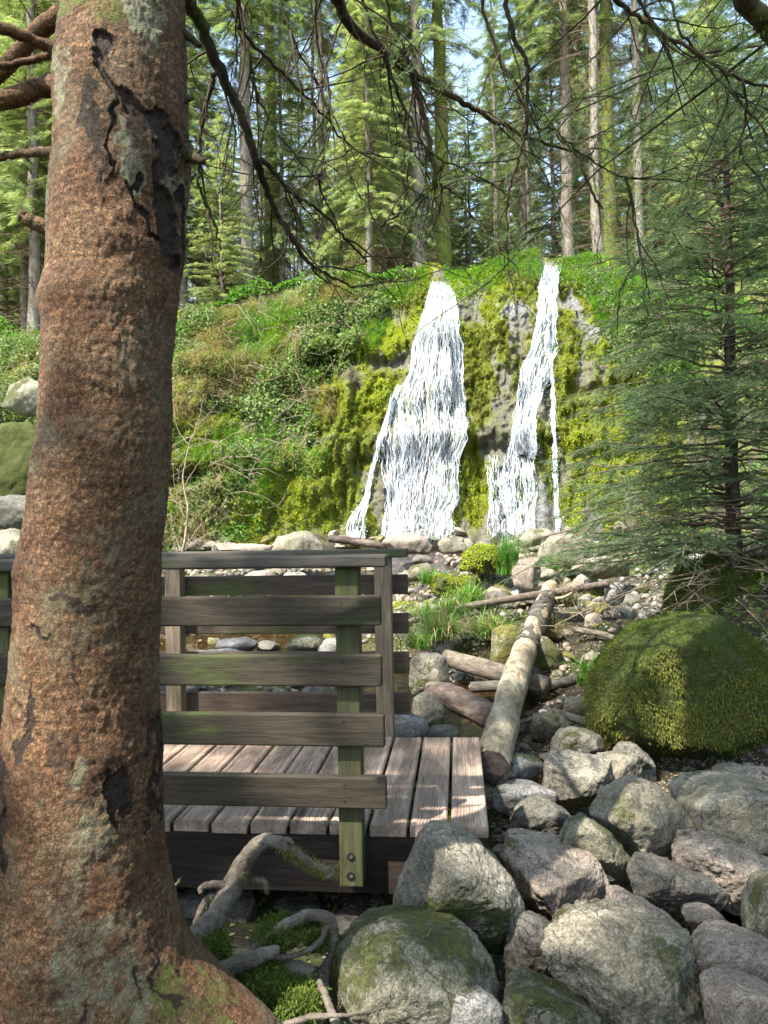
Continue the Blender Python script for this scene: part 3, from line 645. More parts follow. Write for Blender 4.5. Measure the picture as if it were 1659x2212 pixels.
# the great moss dome at the right
def moss_cover(o, n, ln, mat, seed, name='moss', minz=-.35, drop=.6, maxz=2, patch=None):
    me = o.data; r = np.random.default_rng(seed)
    nv = len(me.polygons); cen = np.empty(nv * 3, np.float32); me.polygons.foreach_get('center', cen); cen = cen.reshape(-1, 3)
    nor = np.empty(nv * 3, np.float32); me.polygons.foreach_get('normal', nor); nor = nor.reshape(-1, 3)
    ar = np.empty(nv, np.float32); me.polygons.foreach_get('area', ar)
    wgt = ar * (nor[:, 2] > minz) * (nor[:, 2] < maxz + r.normal(0, .15, nv)); idx = r.choice(nv, n, p=wgt / wgt.sum())
    if patch is not None: idx = idx[fbm(cen[idx, 0] * 5, cen[idx, 1] * 5, cen[idx, 2] * 5, seed, 4) > -patch]; n = len(idx)
    p = cen[idx] + r.normal(0, .012, (n, 3)); q = nor[idx]
    p = p - q * .004
    d = q * .8 + r.normal(0, .45, (n, 3)); d[:, 2] -= drop * (1 - np.clip(q[:, 2], 0, 1)) * 1.6
    tv = np.array([[0, -.16, 0], [0, .16, 0], [.5, .13, .06], [.5, -.13, .06], [1, 0, 0]]); 
    tq = np.array([[0, 1, 2], [0, 2, 3], [3, 2, 4]])
    a = Acc(); scatter(a, tv, tq, p, frames(d, q + r.normal(0, .3, q.shape)), r.uniform(.5, 1.3, n) * ln)
    return link(name, a.mesh(name, False), mat, o)
dome = rock('great rounded boulder thickly covered in yellow-green moss on the right', [(1276,1560),(1292,1470),(1340,1400),(1400,1355),(1480,1335),(1560,1345),(1640,1400),(1720,1480),(1740,1560),(1700,1620),(1600,1665),(1440,1668),(1310,1625)], 4.8, M_mossrock,
   None, .9, .5, 5, .7, 'mossy_boulder', 'boulder')
moss_cover(dome, 52000, .014, M_mossgreen, 5, minz=.2, drop=.2, patch=.25)
moss_cover(dome, 80000, .017, M_mossblade, 15, minz=-.5, maxz=.6, drop=.8, patch=.2)
hum = rock('yellow-green moss hummock between grass tufts in mid-stream', [(995,1235),(1005,1195),(1040,1170),(1075,1175),(1085,1210),(1060,1240)], 9.3, M_mossrock, None, .5, .3, 2, 3.2, 'moss_hummock', 'moss hummock')
moss_cover(hum, 9000, .026, M_mosscliff, 6, patch=.15)
hum = rock('bright moss hummock sprawling left of the upright grass in mid-stream', [(930,1285),(940,1250),(985,1235),(1030,1240),(1040,1280),(990,1300)], 8.6, M_mossrock, None, .5, .3, 2, 3.2, 'moss_hummock', 'moss hummock')
moss_cover(hum, 8000, .026, M_mosscliff, 7, patch=.15)
bankm = rock('mossy earth mound under the young fir at the right edge', [(1470,1400),(1480,1290),(1520,1215),(1600,1200),(1720,1210),(1780,1300),(1780,1420),(1600,1430)], 6.9, M_mossrock, None, 1.2, .5, 5, .9, 'moss_bank', 'moss bank')
moss_cover(bankm, 30000, .028, M_mossgreen, 8)

# loose stones in the stream bed: eight shapes, many copies
stone_src = []
for i in range(8):
    r = random.Random(100 + i); bm = bmesh.new()
    bmesh.ops.create_icosphere(bm, subdivisions=4, radius=.5)
    for q in range(9):
        nn = Vector((r.gauss(0, 1), r.gauss(0, 1), r.gauss(0, 1))).normalized(); dd = r.uniform(.26, .42)
        for v_ in bm.verts:
            s_ = v_.co.dot(nn) - dd
            if s_ > 0: v_.co -= nn * s_ * .93
    for v_ in bm.verts: v_.co.z *= .7; v_.co.x *= 1.15
    me = bpy.data.meshes.new('stone'); bm.to_mesh(me); bm.free()
    o = link('stone', me, [G, PK, DK, PL, G, MO, PK, YL][i])
    for fs, st in ((.35, .10), (.1, .03)):
        m = o.modifiers.new('d', 'DISPLACE'); m.texture = ctex(fs); m.strength = st
    bake(o); stone_src.append(o)
SL = ['grey stone lying in the stream bed', 'pinkish stone lying in the stream bed', 'dark stone lying in the stream bed', 'pale stone lying in the stream bed',
      'chunky grey stone lying in the stream bed', 'moss-spotted stone lying in the stream bed', 'flat pink-grey stone lying in the stream bed', 'yellow lichened stone lying in the stream bed']
cnt = 0; used = set()
zones = [((860, 1660, 1145, 1240), 80, 15, 42), ((360, 860, 1160, 1260), 55, 16, 44), ((400, 860, 1340, 1560), 40, 22, 60), ((860, 1420, 1230, 1400), 60, 26, 62), ((860, 1300, 1400, 1640), 75, 14, 44), ((1060, 1659, 1640, 2100), 45, 15, 46), ((0, 100, 1140, 1600), 12, 20, 50)]
for (u0, u1, v0, v1), n, s0, s1 in zones:
    for q in range(n):
        u, v = rnd.uniform(u0, u1), rnd.uniform(v0, v1); h = hit(u, v)
        if h is None or h[0].y > 17.6: continue
        x, y = h[0].x, h[0].y
        kx = rnd.randrange(8); src = stone_src[kx]; s = rnd.uniform(s0, s1) / F * y
        s = min(s, .55)
        o = src if kx not in used else src.copy()
        if kx in used: col.objects.link(o)
        used.add(kx)
        o.location = (x, y, h[0].z + s * .12); o.rotation_euler = (rnd.uniform(-.5, .5), rnd.uniform(-.5, .5), rnd.uniform(0, 6.3))
        o.scale = (s * rnd.uniform(.9, 1.4), s * rnd.uniform(.8, 1.1), s * rnd.uniform(.7, 1.1))
        near_ = min(rocks, key=lambda k_: (P(k_[1][0][0], k_[1][0][1], k_[2]) - Vector((x, y, h[0].z))).length)
        du = sum(p_[0] for p_ in near_[1]) / len(near_[1]); hv = sum(p_[1] for p_ in near_[1]) / len(near_[1])
        rel = ('above' if v < hv - 25 else 'below' if v > hv + 25 and abs(u - du) < 40 else 'left of' if u < du else 'right of')
        szl = 'small' if s < .14 else 'medium' if s < .26 else 'large'
        tone = ['grey', 'pinkish', 'dark', 'pale', 'chunky grey', 'moss-spotted', 'flat pink-grey', 'yellow lichened'][kx]
        tag(o, '%s %s stone %s the %s' % (szl, tone, rel, short(near_[0])), 'stone', 'stones in the stream bed'); cnt += 1
# smaller cobbles too many to count, one mass
acc = Acc(); bases = []
for o in stone_src[:4]:
    bm = bmesh.new(); bmesh.ops.create_icosphere(bm, subdivisions=2, radius=.5); r = random.Random(len(bases) + 3)
    for q in range(7):
        nn = Vector((r.gauss(0, 1), r.gauss(0, 1), r.gauss(0, 1))).normalized(); dd = r.uniform(.24, .4)
        for v_ in bm.verts:
            s_ = v_.co.dot(nn) - dd
            if s_ > 0: v_.co -= nn * s_
    bases.append((np.array([list(v_.co) for v_ in bm.verts]), np.array([[w_.index for w_ in f_.verts] for f_ in bm.faces]))); bm.free()
for zi, (mt_, lab_) in enumerate(((M_rock_pale, 'pale cobbles filling the stream bed'), (M_rock_pink, 'pinkish cobbles filling the stream bed'), (M_rock_dark, 'dark cobbles filling the stream bed'))):
    acc = Acc(); ps = []
    for q in range(650 if zi == 0 else 900):
        u, v = (rnd.uniform(360, 1500), rnd.uniform(1150, 1330)) if q % 3 else (rnd.uniform(360, 1659), rnd.uniform(1330, 1700))
        h = hit(u, v, (BG,))
        if h and h[0].y < 16.8 and h[0].x < 2.6 + max(h[0].y - 5.5, 0) * .3: ps.append((*h[0], h[0].y))
    ps = np.array(ps)
    for bi, (bv, bf) in enumerate(bases):
        q_ = ps[bi::4]; n = len(q_); scatter(acc, bv, bf, q_[:, :3] + [0, 0, .01], frames(rng.normal(0, 1, (n, 3)) * [1, 1, .3]), np.stack([rng.uniform(.45, 1.3, n) * .0095 * q_[:, 3] + .015] * 3, 1) * rng.uniform(.6, 1.3, (n, 3)) * [1, 1, .75])
    tag(link('cobbles', acc.mesh('cobbles', False), mt_), lab_, None, None, 'stuff')
# gravel, one mass
acc = Acc()
tv = np.array([[.5, 0, 0], [-.5, 0, 0], [0, .4, 0], [0, -.45, 0], [0, .05, .35], [0, 0, -.3]]); tq = np.array([[0, 2, 4], [2, 1, 4], [1, 3, 4], [3, 0, 4], [2, 0, 5], [1, 2, 5], [3, 1, 5], [0, 3, 5]])
ps = []
for q in range(11000):
    if q % 2: u, v = rnd.uniform(0, 1700), rnd.uniform(1150, 1660)
    else: u, v = rnd.uniform(700, 1700), rnd.uniform(1600, 2212)
    h = hit(u, v, (BG,))
    if h and h[0].y < 17: ps.append((*h[0], h[0].y))
ps = np.array(ps); n = len(ps)
scatter(acc, tv, tq, ps[:, :3], frames(rng.normal(0, 1, (n, 3)) * [1, 1, .3]), np.stack([rng.uniform(.3, 1.2, n) * .0042 * ps[:, 3] + .010] * 3, 1) * rng.uniform(.7, 1.3, (n, 3)))
tag(link('gravel', acc.mesh('gravel', False), M_rock_pink), 'loose gravel filling the gaps between the boulders', None, None, 'stuff')

# ------------------------------------------------------------------ footbridge
YAW = R(-5.7)
c0 = P(1057, 1788, 2.8); DZ = c0.z
bridge = tag(empty('footbridge', (c0.x, c0.y, DZ), YAW), 'weathered wooden footbridge with slatted railings on both sides', 'footbridge')
BM_ = Matrix.Translation((c0.x, c0.y, DZ)) @ Matrix.Rotation(YAW, 4, 'Z'); BI = BM_.inverted()
def lx(u, v, ly):
    """local x,z where pixel ray meets plane local y = ly"""
    o = BI @ Vector((0, 0, CZ)); d = BI.to_3x3() @ rayd(u, v); t = (ly - o.y) / d.y; p = o + d * t
    return p.x, p.z
def wood(name, c0_, c1_, c2_, axis='x', green=0.0, gz_=None, worn=0.0):
    k = N(name); st = {'x': (1, 14, 14), 'y': (14, 1, 14), 'z': (14, 14, 1)}[axis]
    v = k.pos(st, True); v2 = k.pos((1, 1, 1), True); st2 = {'x': (.25, 1, 1), 'y': (1, .25, 1), 'z': (1, 1, .25)}[axis]; v3 = k.pos(st2, True)
    a = k.noise(v, 2.2, 9, .7, .6); b = k.noise(v, 9, 6, .75)
    c = k.ramp(a, [(.3, c0_), (.5, c1_), (.7, c2_)])
    c = k.mix(.8, c, k.ramp(b, [(.3, .5), (.5, 1.0), (.7, 1.45)]), 'MULTIPLY')
    if worn: c = k.mix(k.ramp(k.noise(v3, 6, 6, .7, .5), [(.48, 0.0), (.56, worn)]), c, (.125, .09, .07))
    if green:
        f = k.ramp(k.noise(v3, 2.8, 6, .65), [(.60 - green * .2, 0.0), (.70 - green * .2, .75)])
        c = k.mix(f, c, k.mix(b, (.03, .05, .01), (.09, .12, .02)))
    kn = k.n('TexVoronoi'); kn.inputs['Scale'].default_value = 2.4; k.l(v3, kn.inputs['Vector'])
    c = k.mix(k.ramp(kn.outputs['Distance'], [(.03, .75), (.07, 0.0)]), c, (.03, .018, .01))
    k.principled(c, .75, k.bump(b, .5, .004, k.bump(a, .5, .008)), .3)
    return k.m
W_deck = wood('deck_wood', (.22, .155, .115), (.41, .295, .22), (.55, .42, .33), 'y', .08, worn=.6)
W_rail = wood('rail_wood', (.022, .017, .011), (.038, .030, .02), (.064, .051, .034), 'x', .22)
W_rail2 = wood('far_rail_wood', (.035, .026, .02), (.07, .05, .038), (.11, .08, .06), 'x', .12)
W_hand = wood('handrail_wood', (.035, .031, .025), (.06, .053, .043), (.10, .09, .078), 'x', .15)
W_post = wood('green_post_wood', (.035, .034, .016), (.065, .065, .028), (.105, .10, .048), 'z', .75)
W_post2 = wood('brown_post_wood', (.11, .08, .055), (.19, .145, .10), (.27, .21, .155), 'z', .1)
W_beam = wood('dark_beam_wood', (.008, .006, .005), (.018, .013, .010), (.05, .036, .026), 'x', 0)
def box(name, x0, x1, y0, y1, z0, z1, mat, bev=.006, parent=bridge, seg=2, warp=0.0):
    bm = bmesh.new(); bmesh.ops.create_cube(bm, size=1)
    for v_ in bm.verts: v_.co = Vector(((x0 + x1) / 2 + v_.co.x * (x1 - x0), (y0 + y1) / 2 + v_.co.y * (y1 - y0), (z0 + z1) / 2 + v_.co.z * (z1 - z0)))
    if bev: bmesh.ops.bevel(bm, geom=bm.edges[:], offset=bev, segments=seg, affect='EDGES', profile=.5)
    me = bpy.data.meshes.new(name); bm.to_mesh(me); bm.free()
    for p in me.polygons: p.use_smooth = False
    return link(name, me, mat, parent)
XL = -3.6
# deck: grooved planks across the bridge, real gaps between them
acc = Acc(); PW = .1465; GAP = .0085; DW = 1.175
nb = int(-XL / (PW + GAP))
for i in range(nb):
    x1 = -i * (PW + GAP); x0 = x1 - PW; dz = rnd.uniform(-.002, .002); ye = rnd.uniform(-.004, .004)
    px_ = [x0 + .003, x0 + .003, x0 + .009]; pz_ = [-.042, -.006, 0]
    g0, g1, ng = x0 + .026, x1 - .026, 8
    for q in range(ng):
        a_ = g0 + (g1 - g0) * q / ng; wd = (g1 - g0) / ng
        px_ += [a_ + wd * .1, a_ + wd * .3, a_ + wd * .6, a_ + wd * .8]; pz_ += [0, -.0045, -.0045, 0]
    px_ += [x1 - .009, x1 - .003, x1 - .003]; pz_ += [0, -.006, -.042]
    m = len(px_); A = []
    for yy in (ye, DW * .5, DW + ye):
        A.append(np.stack([np.array(px_), np.full(m, yy), np.array(pz_) + dz], 1))
    A = np.concatenate(A); jj = np.arange(m); kk = (jj + 1) % m
    fq = np.concatenate([np.stack([s_ * m + jj, s_ * m + kk, (s_ + 1) * m + kk, (s_ + 1) * m + jj], 1) for s_ in (0, 1)])
    acc.add(A, [fq])
    # end caps as strips from the profile to its bottom edge
    for s_ in (0, 2):
        bot = np.stack([np.array(px_), np.full(m, A[s_ * m][1]), np.full(m, -.042 + dz)], 1)
        V2 = np.concatenate([A[s_ * m:(s_ + 1) * m], bot]); acc.add(V2, [np.stack([jj[:-1], jj[1:], jj[1:] + m, jj[:-1] + m], 1)])
deck = link('deck', acc.mesh('deck', False), W_deck, bridge)
dl = np.random.default_rng(8); nd = 620; lx_ = dl.uniform(XL, 0, nd); ly_ = dl.uniform(.01, DW - .01, nd); ly_ = np.where(dl.random(nd) < .35, dl.uniform(.0, .12, nd), ly_)
ax_ = Acc(); dd_ = dl.normal(0, 1, (nd, 3)) * [1, 1, 0]; dd_[:, 2] = 0
scatter(ax_, np.array([[0, -.09, 0], [0, .09, 0], [1, .03, .05], [1, -.03, .05]]), np.array([[0, 1, 2, 3]]), np.stack([lx_, ly_, np.full(nd, .004)], 1), frames(dd_), dl.uniform(.4, 1.2, nd) * .014)
dlo = tag(link('needle_litter', ax_.mesh('needle_litter', False), M_litter), 'fallen needles scattered over the footbridge deck', None, None, 'stuff'); dlo.matrix_world = BM_
gp = Acc(); ng = 2600; gi = dl.integers(0, nb, ng); gx_ = -gi * (PW + GAP) - PW - GAP * .5 + dl.normal(0, .002, ng); gy_ = np.where(dl.random(ng) < .7, dl.beta(1, 5, ng), dl.beta(5, 1, ng)) * DW
dd_ = dl.normal(0, 1, (ng, 3)); dd_[:, 2] = np.abs(dd_[:, 2]) * 1.2
scatter(gp, np.array([[0, -.16, 0], [0, .16, 0], [1, 0, 0]]), np.array([[0, 1, 2]]), np.stack([gx_, gy_, np.full(ng, -.012)], 1), frames(dd_), dl.uniform(.5, 1.5, ng) * .012)
link('moss', gp.mesh('moss', False), M_mossgreen, deck)
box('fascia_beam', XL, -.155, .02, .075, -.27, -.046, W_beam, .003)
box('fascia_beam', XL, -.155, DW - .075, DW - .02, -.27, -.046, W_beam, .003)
box('shade_beam', XL, -.155, DW * .5 - .03, DW * .5 + .03, -.40, -.046, W_beam, .003)  # added beam, blocks light to keep the space under the deck dark
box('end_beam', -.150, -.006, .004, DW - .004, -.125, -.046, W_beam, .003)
# railings
HT = [-.262, -.478, -.697, -.925]; ZR = CZ - DZ
ynp = -.075          # near posts stand outside the deck edge
def post(u0, ylo, z0, z1, mat, wdt=.088, right=False):
    x, _ = lx(u0, 1500, ylo)
    return box('post', x - (wdt if right else 0), x + (0 if right else wdt), ylo, ylo + .088, z0, z1, mat, .006)
near_y = -.09
zt_ = lx(800, 1199, near_y - .03)[1]
# near railing
pn = post(727, near_y, lx(760, 1917, near_y)[1], zt_ - .045, W_post)
px0, _ = lx(727, 1500, near_y)
post_left_x = px0 - 1.38
box('post', post_left_x, post_left_x + .088, near_y, near_y + .088, -.33, zt_ - .045, W_post, .006)
ysl = near_y - .040
for a_, b_, ue in ((1287, 1352, 826), (1415, 1484, 826), (1544, 1615, 829), (1680, 1749, 831)):
    z1 = lx(800, a_, ysl)[1]; z0 = lx(800, b_, ysl)[1]; xe = lx(ue, 1500, ysl)[0]
    rb = box('rail_board', XL, xe, ysl, near_y - .002, z0, z1, W_rail, .008, seg=3)
    for zz in (z0 + (z1 - z0) * .23, z0 + (z1 - z0) * .77):
        bm = bmesh.new(); bmesh.ops.create_circle(bm, cap_ends=True, radius=.0055, segments=10)
        bmesh.ops.rotate(bm, verts=bm.verts, matrix=Matrix.Rotation(R(90), 3, 'X')); bmesh.ops.translate(bm, verts=bm.verts, vec=(px0 + .03, ysl - .0015, zz))
        r_ = bmesh.ops.extrude_face_region(bm, geom=bm.faces[:]); bmesh.ops.translate(bm, verts=[q for q in r_['geom'] if isinstance(q, bmesh.types.BMVert)], vec=(0, .003, 0))
        me = bpy.data.meshes.new('screw'); bm.to_mesh(me); bm.free(); link('screw', me, W_beam, rb)
xe = lx(834, 1210, near_y - .04)[0]
box('handrail', XL, xe, near_y - .045, near_y + .075, zt_ - .045, zt_, W_hand, .010, seg=4)
# near-post bolts, each over a dark disc painted for its shaded hole
for vv in (1851, 1893):
    zz = lx(758, vv, near_y)[1]; xx = lx(758, vv, near_y)[0]
    bm = bmesh.new(); bmesh.ops.create_cone(bm, cap_ends=True, segments=20, radius1=.0155, radius2=.0155, depth=.004)
    bmesh.ops.rotate(bm, verts=bm.verts, matrix=Matrix.Rotation(R(90), 3, 'X')); bmesh.ops.translate(bm, verts=bm.verts, vec=(xx, near_y - .001, zz))
    me = bpy.data.meshes.new('bolt_hole_shade'); bm.to_mesh(me); bm.free(); bh = link('bolt_hole_shade', me, W_beam, pn)
    bm = bmesh.new(); bmesh.ops.create_cone(bm, cap_ends=True, segments=6, radius1=.006, radius2=.006, depth=.006)
    bmesh.ops.rotate(bm, verts=bm.verts, matrix=Matrix.Rotation(R(90), 3, 'X')); bmesh.ops.translate(bm, verts=bm.verts, vec=(xx + .002, near_y - .004, zz + .002))
    me = bpy.data.meshes.new('bolt'); bm.to_mesh(me); bm.free(); link('bolt', me, M_rock_dark, pn)
# far railing
fy = DW + .01
ztf = lx(800, 1187, fy - .02)[1]
xr_, _ = lx(847, 1400, fy)
box('post', xr_ - .092, xr_, fy, fy + .088, -.05, ztf - .046, W_post2, .006)
xl_, _ = lx(357, 1400, fy)
box('post', xl_, xl_ + .088, fy, fy + .088, -.05, ztf - .046, W_post2, .006)
box('post', xl_ - 1.2, xl_ - 1.112, fy, fy + .088, -.05, ztf - .046, W_post2, .006)
for a_, b_ in ((1241, 1284), (1325, 1369), (1409, 1455), (1498, 1544)):
    z1 = lx(865, a_, fy + .09)[1]; z0 = lx(865, b_, fy + .09)[1]; xe = lx(883, 1400, fy + .09)[0]
    box('rail_board', XL, xe, fy + .090, fy + .130, z0, z1, W_rail2, .008, seg=3)
xe = lx(879, 1195, fy - .03)[0]
box('handrail', XL, xe, fy - .03, fy + .10, ztf - .046, ztf, W_hand, .008, seg=3)

# ------------------------------------------------------------------ fallen logs
def log(label, pts, rad, mat, name='fallen_log', seg=26, noise=.10, nf=6, jit=0, ends=M_stem, stubs=(), n=10, cat='log', seed=1):
    P3, rr = smooth_path(pts, rad, n, jit, seed); base = Vector(P3.mean(0))
    a = Acc(); tube(a, P3 - np.array(base), rr, seg, noise, nf, seed, cap=True)
    o = link(name, a.mesh(name), mat, None, base); tag(o, label, cat)
    if stubs:
        for (t, dx, dy, dz, L, r_) in stubs:
            i = int(t * (len(P3) - 1)); p0 = Vector(P3[i]) - base; d_ = Vector((dx, dy, dz)).normalized()
            pp, r2 = smooth_path([p0, p0 + d_ * L * .6, p0 + d_ * L + Vector((0, 0, L * .15))], [r_, r_ * .8, r_ * .5], 4)
            a = Acc(); tube(a, pp, r2, 8, .1, 20, 3); link('branch_stub', a.mesh('branch_stub'), mat, o)
    return o
L_big = bark_mat('bleached_log', (.14, .11, .07), (.29, .24, .16), (.45, .385, .27), (1, .3, 1), 6, .15, ((.10, .11, .03), (.22, .23, .08)), 35)
L_brown = bark_mat('brown_log', (.065, .052, .04), (.14, .112, .085), (.24, .20, .155), (.5, .5, 1), 8, 0, bs=40)
L_red = bark_mat('red_rotten_log', (.03, .022, .018), (.07, .052, .042), (.16, .125, .10), (.25, 1, 1), 7, 0, bs=30)
L_dark = bark_mat('dark_log', (.04, .035, .03), (.09, .08, .065), (.17, .15, .125), (.5, 1, 1), 8, .1, bs=40)
big = log('long bleached log with patches of bark slanting from the footbridge end upstream', [P(1062,1655,3.86), P(1085,1570,4.7), P(1125,1430,6.1), P(1163,1335,7.3), P(1190,1268,8.6)], [.098, .102, .105, .098, .085], L_big, seg=48, noise=.09, nf=5,
    stubs=((.42, .9, -.3, .25, .10, .02), (.88, .9, -.2, .1, .28, .02), (.86, .8, -.5, -.2, .22, .018), (.8, -.5, -.6, .5, .08, .02), (.3, -.2, -.9, .4, .03, .02)))
# patches of remaining bark on the big log
P3, rr = smooth_path([P(1062,1655,3.86), P(1085,1570,4.7), P(1125,1430,6.1), P(1163,1335,7.3), P(1190,1268,8.6)], [.098, .102, .105, .098, .085], 40)
sel = slice(int(len(P3) * .56), int(len(P3) * .92)); a = Acc()
th = np.linspace(0, 2 * np.pi, 64, endpoint=False); Ps = P3[sel]; rs = rr[sel] * 1.06 + .004
t_ = np.gradient(Ps, axis=0); t_ /= np.linalg.norm(t_, axis=1, keepdims=True); aa = np.cross(t_, [0, 0, 1.0]); aa /= np.linalg.norm(aa, axis=1, keepdims=True); bb = np.cross(t_, aa)
V = Ps[:, None] + (aa[:, None] * np.cos(th)[None, :, None] + bb[:, None] * np.sin(th)[None, :, None]) * rs[:, None, None]
V = V + .008 * fbm(V[..., 0] * 20, V[..., 1] * 20, V[..., 2] * 20, 3, 3)[..., None] * (aa[:, None])
nr_, nc_ = V.shape[:2]; i = np.arange(nr_ - 1)[:, None]; j = np.arange(nc_)[None]; q = np.stack([i * nc_ + j, i * nc_ + (j + 1) % nc_, (i + 1) * nc_ + (j + 1) % nc_, (i + 1) * nc_ + j], -1)
keep = vnoise(i * .11 + 0 * j, np.cos(th)[None] * 1.6 + 0 * i, np.sin(th)[None] * 1.6 + 0 * i, 5) + .5 * vnoise(i * .5 + 0 * j, np.cos(th)[None] * 3 + 0 * i, np.sin(th)[None] * 3 + 0 * i, 6) > -.1
Vb = V.reshape(-1, 3) - np.array(big.location)
link('bark', mesh_np('bark', Vb, [q[keep]]), L_dark, big)
ba = Acc(); tube(ba, np.array([list(P(1066,1648,3.9) - big.location), list(P(1058,1664,3.80) - big.location)]), [.09, .07], 20, .35, 25, 4)
link('broken_end', ba.mesh('broken_end', False), L_red, big)
log('thin peeled pole with short twigs lying across the big log', [P(880,1343,7.3), P(1000,1312,7.6), P(1130,1290,7.9), P(1230,1275,8.2), P(1312,1262,8.4)], [.022, .034, .042, .046, .040], L_brown, 'fallen_pole', 14, .06, 12, stubs=((.35, -.1, 0, 1, .12, .012), (.42, -.3, 0, -1, .12, .01), (.55, .3, 0, -1, .12, .01), (.7, -.1, 0, 1, .07, .012), (.85, 0, 0, 1, .06, .014), (.63, -.5, -.2, -1, .15, .01), (.15, .2, 0, -1, .1, .008)), cat='pole')
log('brown log passing under the big log with a broken right end', [P(962,1420,6.6), P(1030,1440,6.4), P(1110,1462,6.2), P(1183,1482,6.0)], [.07, .078, .078, .07], L_brown, seed=3)
log('dark reddish rotten log split open left of the big log', [P(930,1492,5.6), P(975,1505,5.45), P(1025,1530,5.3), P(1075,1560,5.2)], [.075, .1, .092, .09], L_red, noise=.22, seed=4)
log('short cut log behind the big log in the stream', [P(1017,1485,6.2), P(1050,1483,6.2), P(1095,1480,6.2)], [.047, .047, .047], L_dark, seed=5)
log('dark log right of the broken brown log', [P(1185,1482,6.3), P(1240,1468,6.3), P(1300,1455,6.5)], [.045, .04, .035], L_dark, seed=6)
log('dark forked branch left of the great moss dome', [P(1100,1565,5.0), P(1170,1548,5.2), P(1205,1530,5.4)], [.012, .02, .024], L_dark, 'fallen_branch', 10, cat='branch', seed=7)
log('wet black branch reaching towards the great moss dome', [P(1195,1535,5.1), P(1250,1555,5.0), P(1295,1568,4.9)], [.02, .03, .028], L_dark, 'fallen_branch', 10, cat='branch', seed=8)
log('weathered brown log at the foot of the wide waterfall', [P(712,1163,14.2), P(780,1172,14), P(870,1186,13.8)], [.07, .08, .05], L_red, seed=9)
log('short mossy log in the shade of the young fir', [P(1305,1328,7.8), P(1345,1330,7.8), P(1370,1330,7.8)], [.05, .05, .048], L_dark, seed=10)
log('thin grey branch beside the great moss dome top', [P(1240,1360,7.3), P(1310,1372,7.1), P(1345,1392,6.9)], [.03, .028, .02], L_brown, 'fallen_branch', 10, cat='branch', seed=11)
log('short dead stub standing against the handrail', [P(472,1208,8.8), P(466,1188,8.8), P(461,1178,8.8)], [.04, .03, .015], L_dark, 'dead_stub', 8, cat='branch', seed=12)

# ------------------------------------------------------------------ near spruce: trunk, roots, branches
YT = 1.75
prf = [(-260,142,392),(-100,142,396),(0,140,400),(60,136,402),(100,128,402),(200,119,405),(300,122,408),(350,120,412),(400,112,410),(470,108,398),(520,108,402),(560,108,400),(600,104,388),(660,86,384),(700,96,378),(800,95,370),(940,88,372),(1000,74,368),(1100,65,360),(1180,52,350),(1230,38,348),(1300,42,346),(1360,36,344),(1450,28,342),(1550,18,345),(1600,10,354),(1650,4,350),(1750,1,353),(1850,-3,357),(1930,-8,372),(2000,-12,392),(2060,-20,420),(2110,-30,470),(2160,-50,520),(2212,-80,590),(2300,-140,680)]
pv = np.array([p[0] for p in prf], float); pl = np.array([p[1] for p in prf], float); pr = np.array([p[2] for p in prf], float)
vv = np.linspace(-260, 2300, 760); L_ = np.interp(vv, pv, pl); R_ = np.interp(vv, pv, pr)
ker = np.hanning(13); ker /= ker.sum()
pad = lambda a_: np.convolve(np.pad(a_, 6, mode='edge'), ker, 'valid')
L_, R_ = pad(L_), pad(R_)
A3 = np.array([list(P(a_, b_, YT)) for a_, b_ in zip(L_, vv)]); B3 = np.array([list(P(a_, b_, YT)) for a_, b_ in zip(R_, vv)])
Cn = (A3 + B3) / 2; Rr = np.linalg.norm(B3 - A3, axis=1) / 2 * .965
NS = 420; th = np.linspace(0, 2 * np.pi, NS, endpoint=False)
dirx = (B3 - A3) / np.linalg.norm(B3 - A3, axis=1, keepdims=True); diry = np.array([0, 1.0, 0])
dep = np.clip(Rr, 0, .21)                                   # roots flare sideways more than in depth
tz = Cn[:, 2]
thg, zg = np.meshgrid(th, tz)
cxn, sxn = np.cos(thg), np.sin(thg)
fl = .0020 * fbm(cxn * 4, sxn * 4, zg * 16, 71, 3) + .0015 * fbm(cxn * 14, sxn * 14, zg * 62, 72, 3)
plate = np.abs(vnoise(cxn * 11, sxn * 11, zg * 44, 73)); fl = fl + .0016 * np.clip(plate * 2, 0, 1) - .001 + .0012 * np.abs(fbm(cxn * 9, sxn * 9, zg * 14, 75, 3))
def tpx(u, v):                     # px -> (theta, z) on trunk front
    i = int(np.argmin(abs(vv - v))); s_ = np.clip((u - (L_[i] + R_[i]) / 2) / ((R_[i] - L_[i]) / 2), -.999, .999)
    return -math.acos(s_), tz[i]
dark = np.zeros_like(fl); moss = np.zeros_like(fl); lich = np.zeros_like(fl); wood_ = np.zeros_like(fl)
def spot(arr, u, v, ru, rv, amp=1.0, ns=.5, seed=0):
    t0, z0 = tpx(u, v); r0 = np.interp(z0, tz[::-1], Rr[::-1]); dth = (thg - t0 + np.pi) % (2 * np.pi) - np.pi
    px_ = YT / F
    a_ = dth * r0 / (ru * px_); b_ = (zg - z0) / (rv * px_)
    d2 = a_ ** 2 + b_ ** 2 + ns * 1.6 * fbm(cxn * 6, sxn * 6, zg * 22, 80 + seed, 4)
    np.maximum(arr, amp * np.clip(1.35 - d2, 0, 1), out=arr)

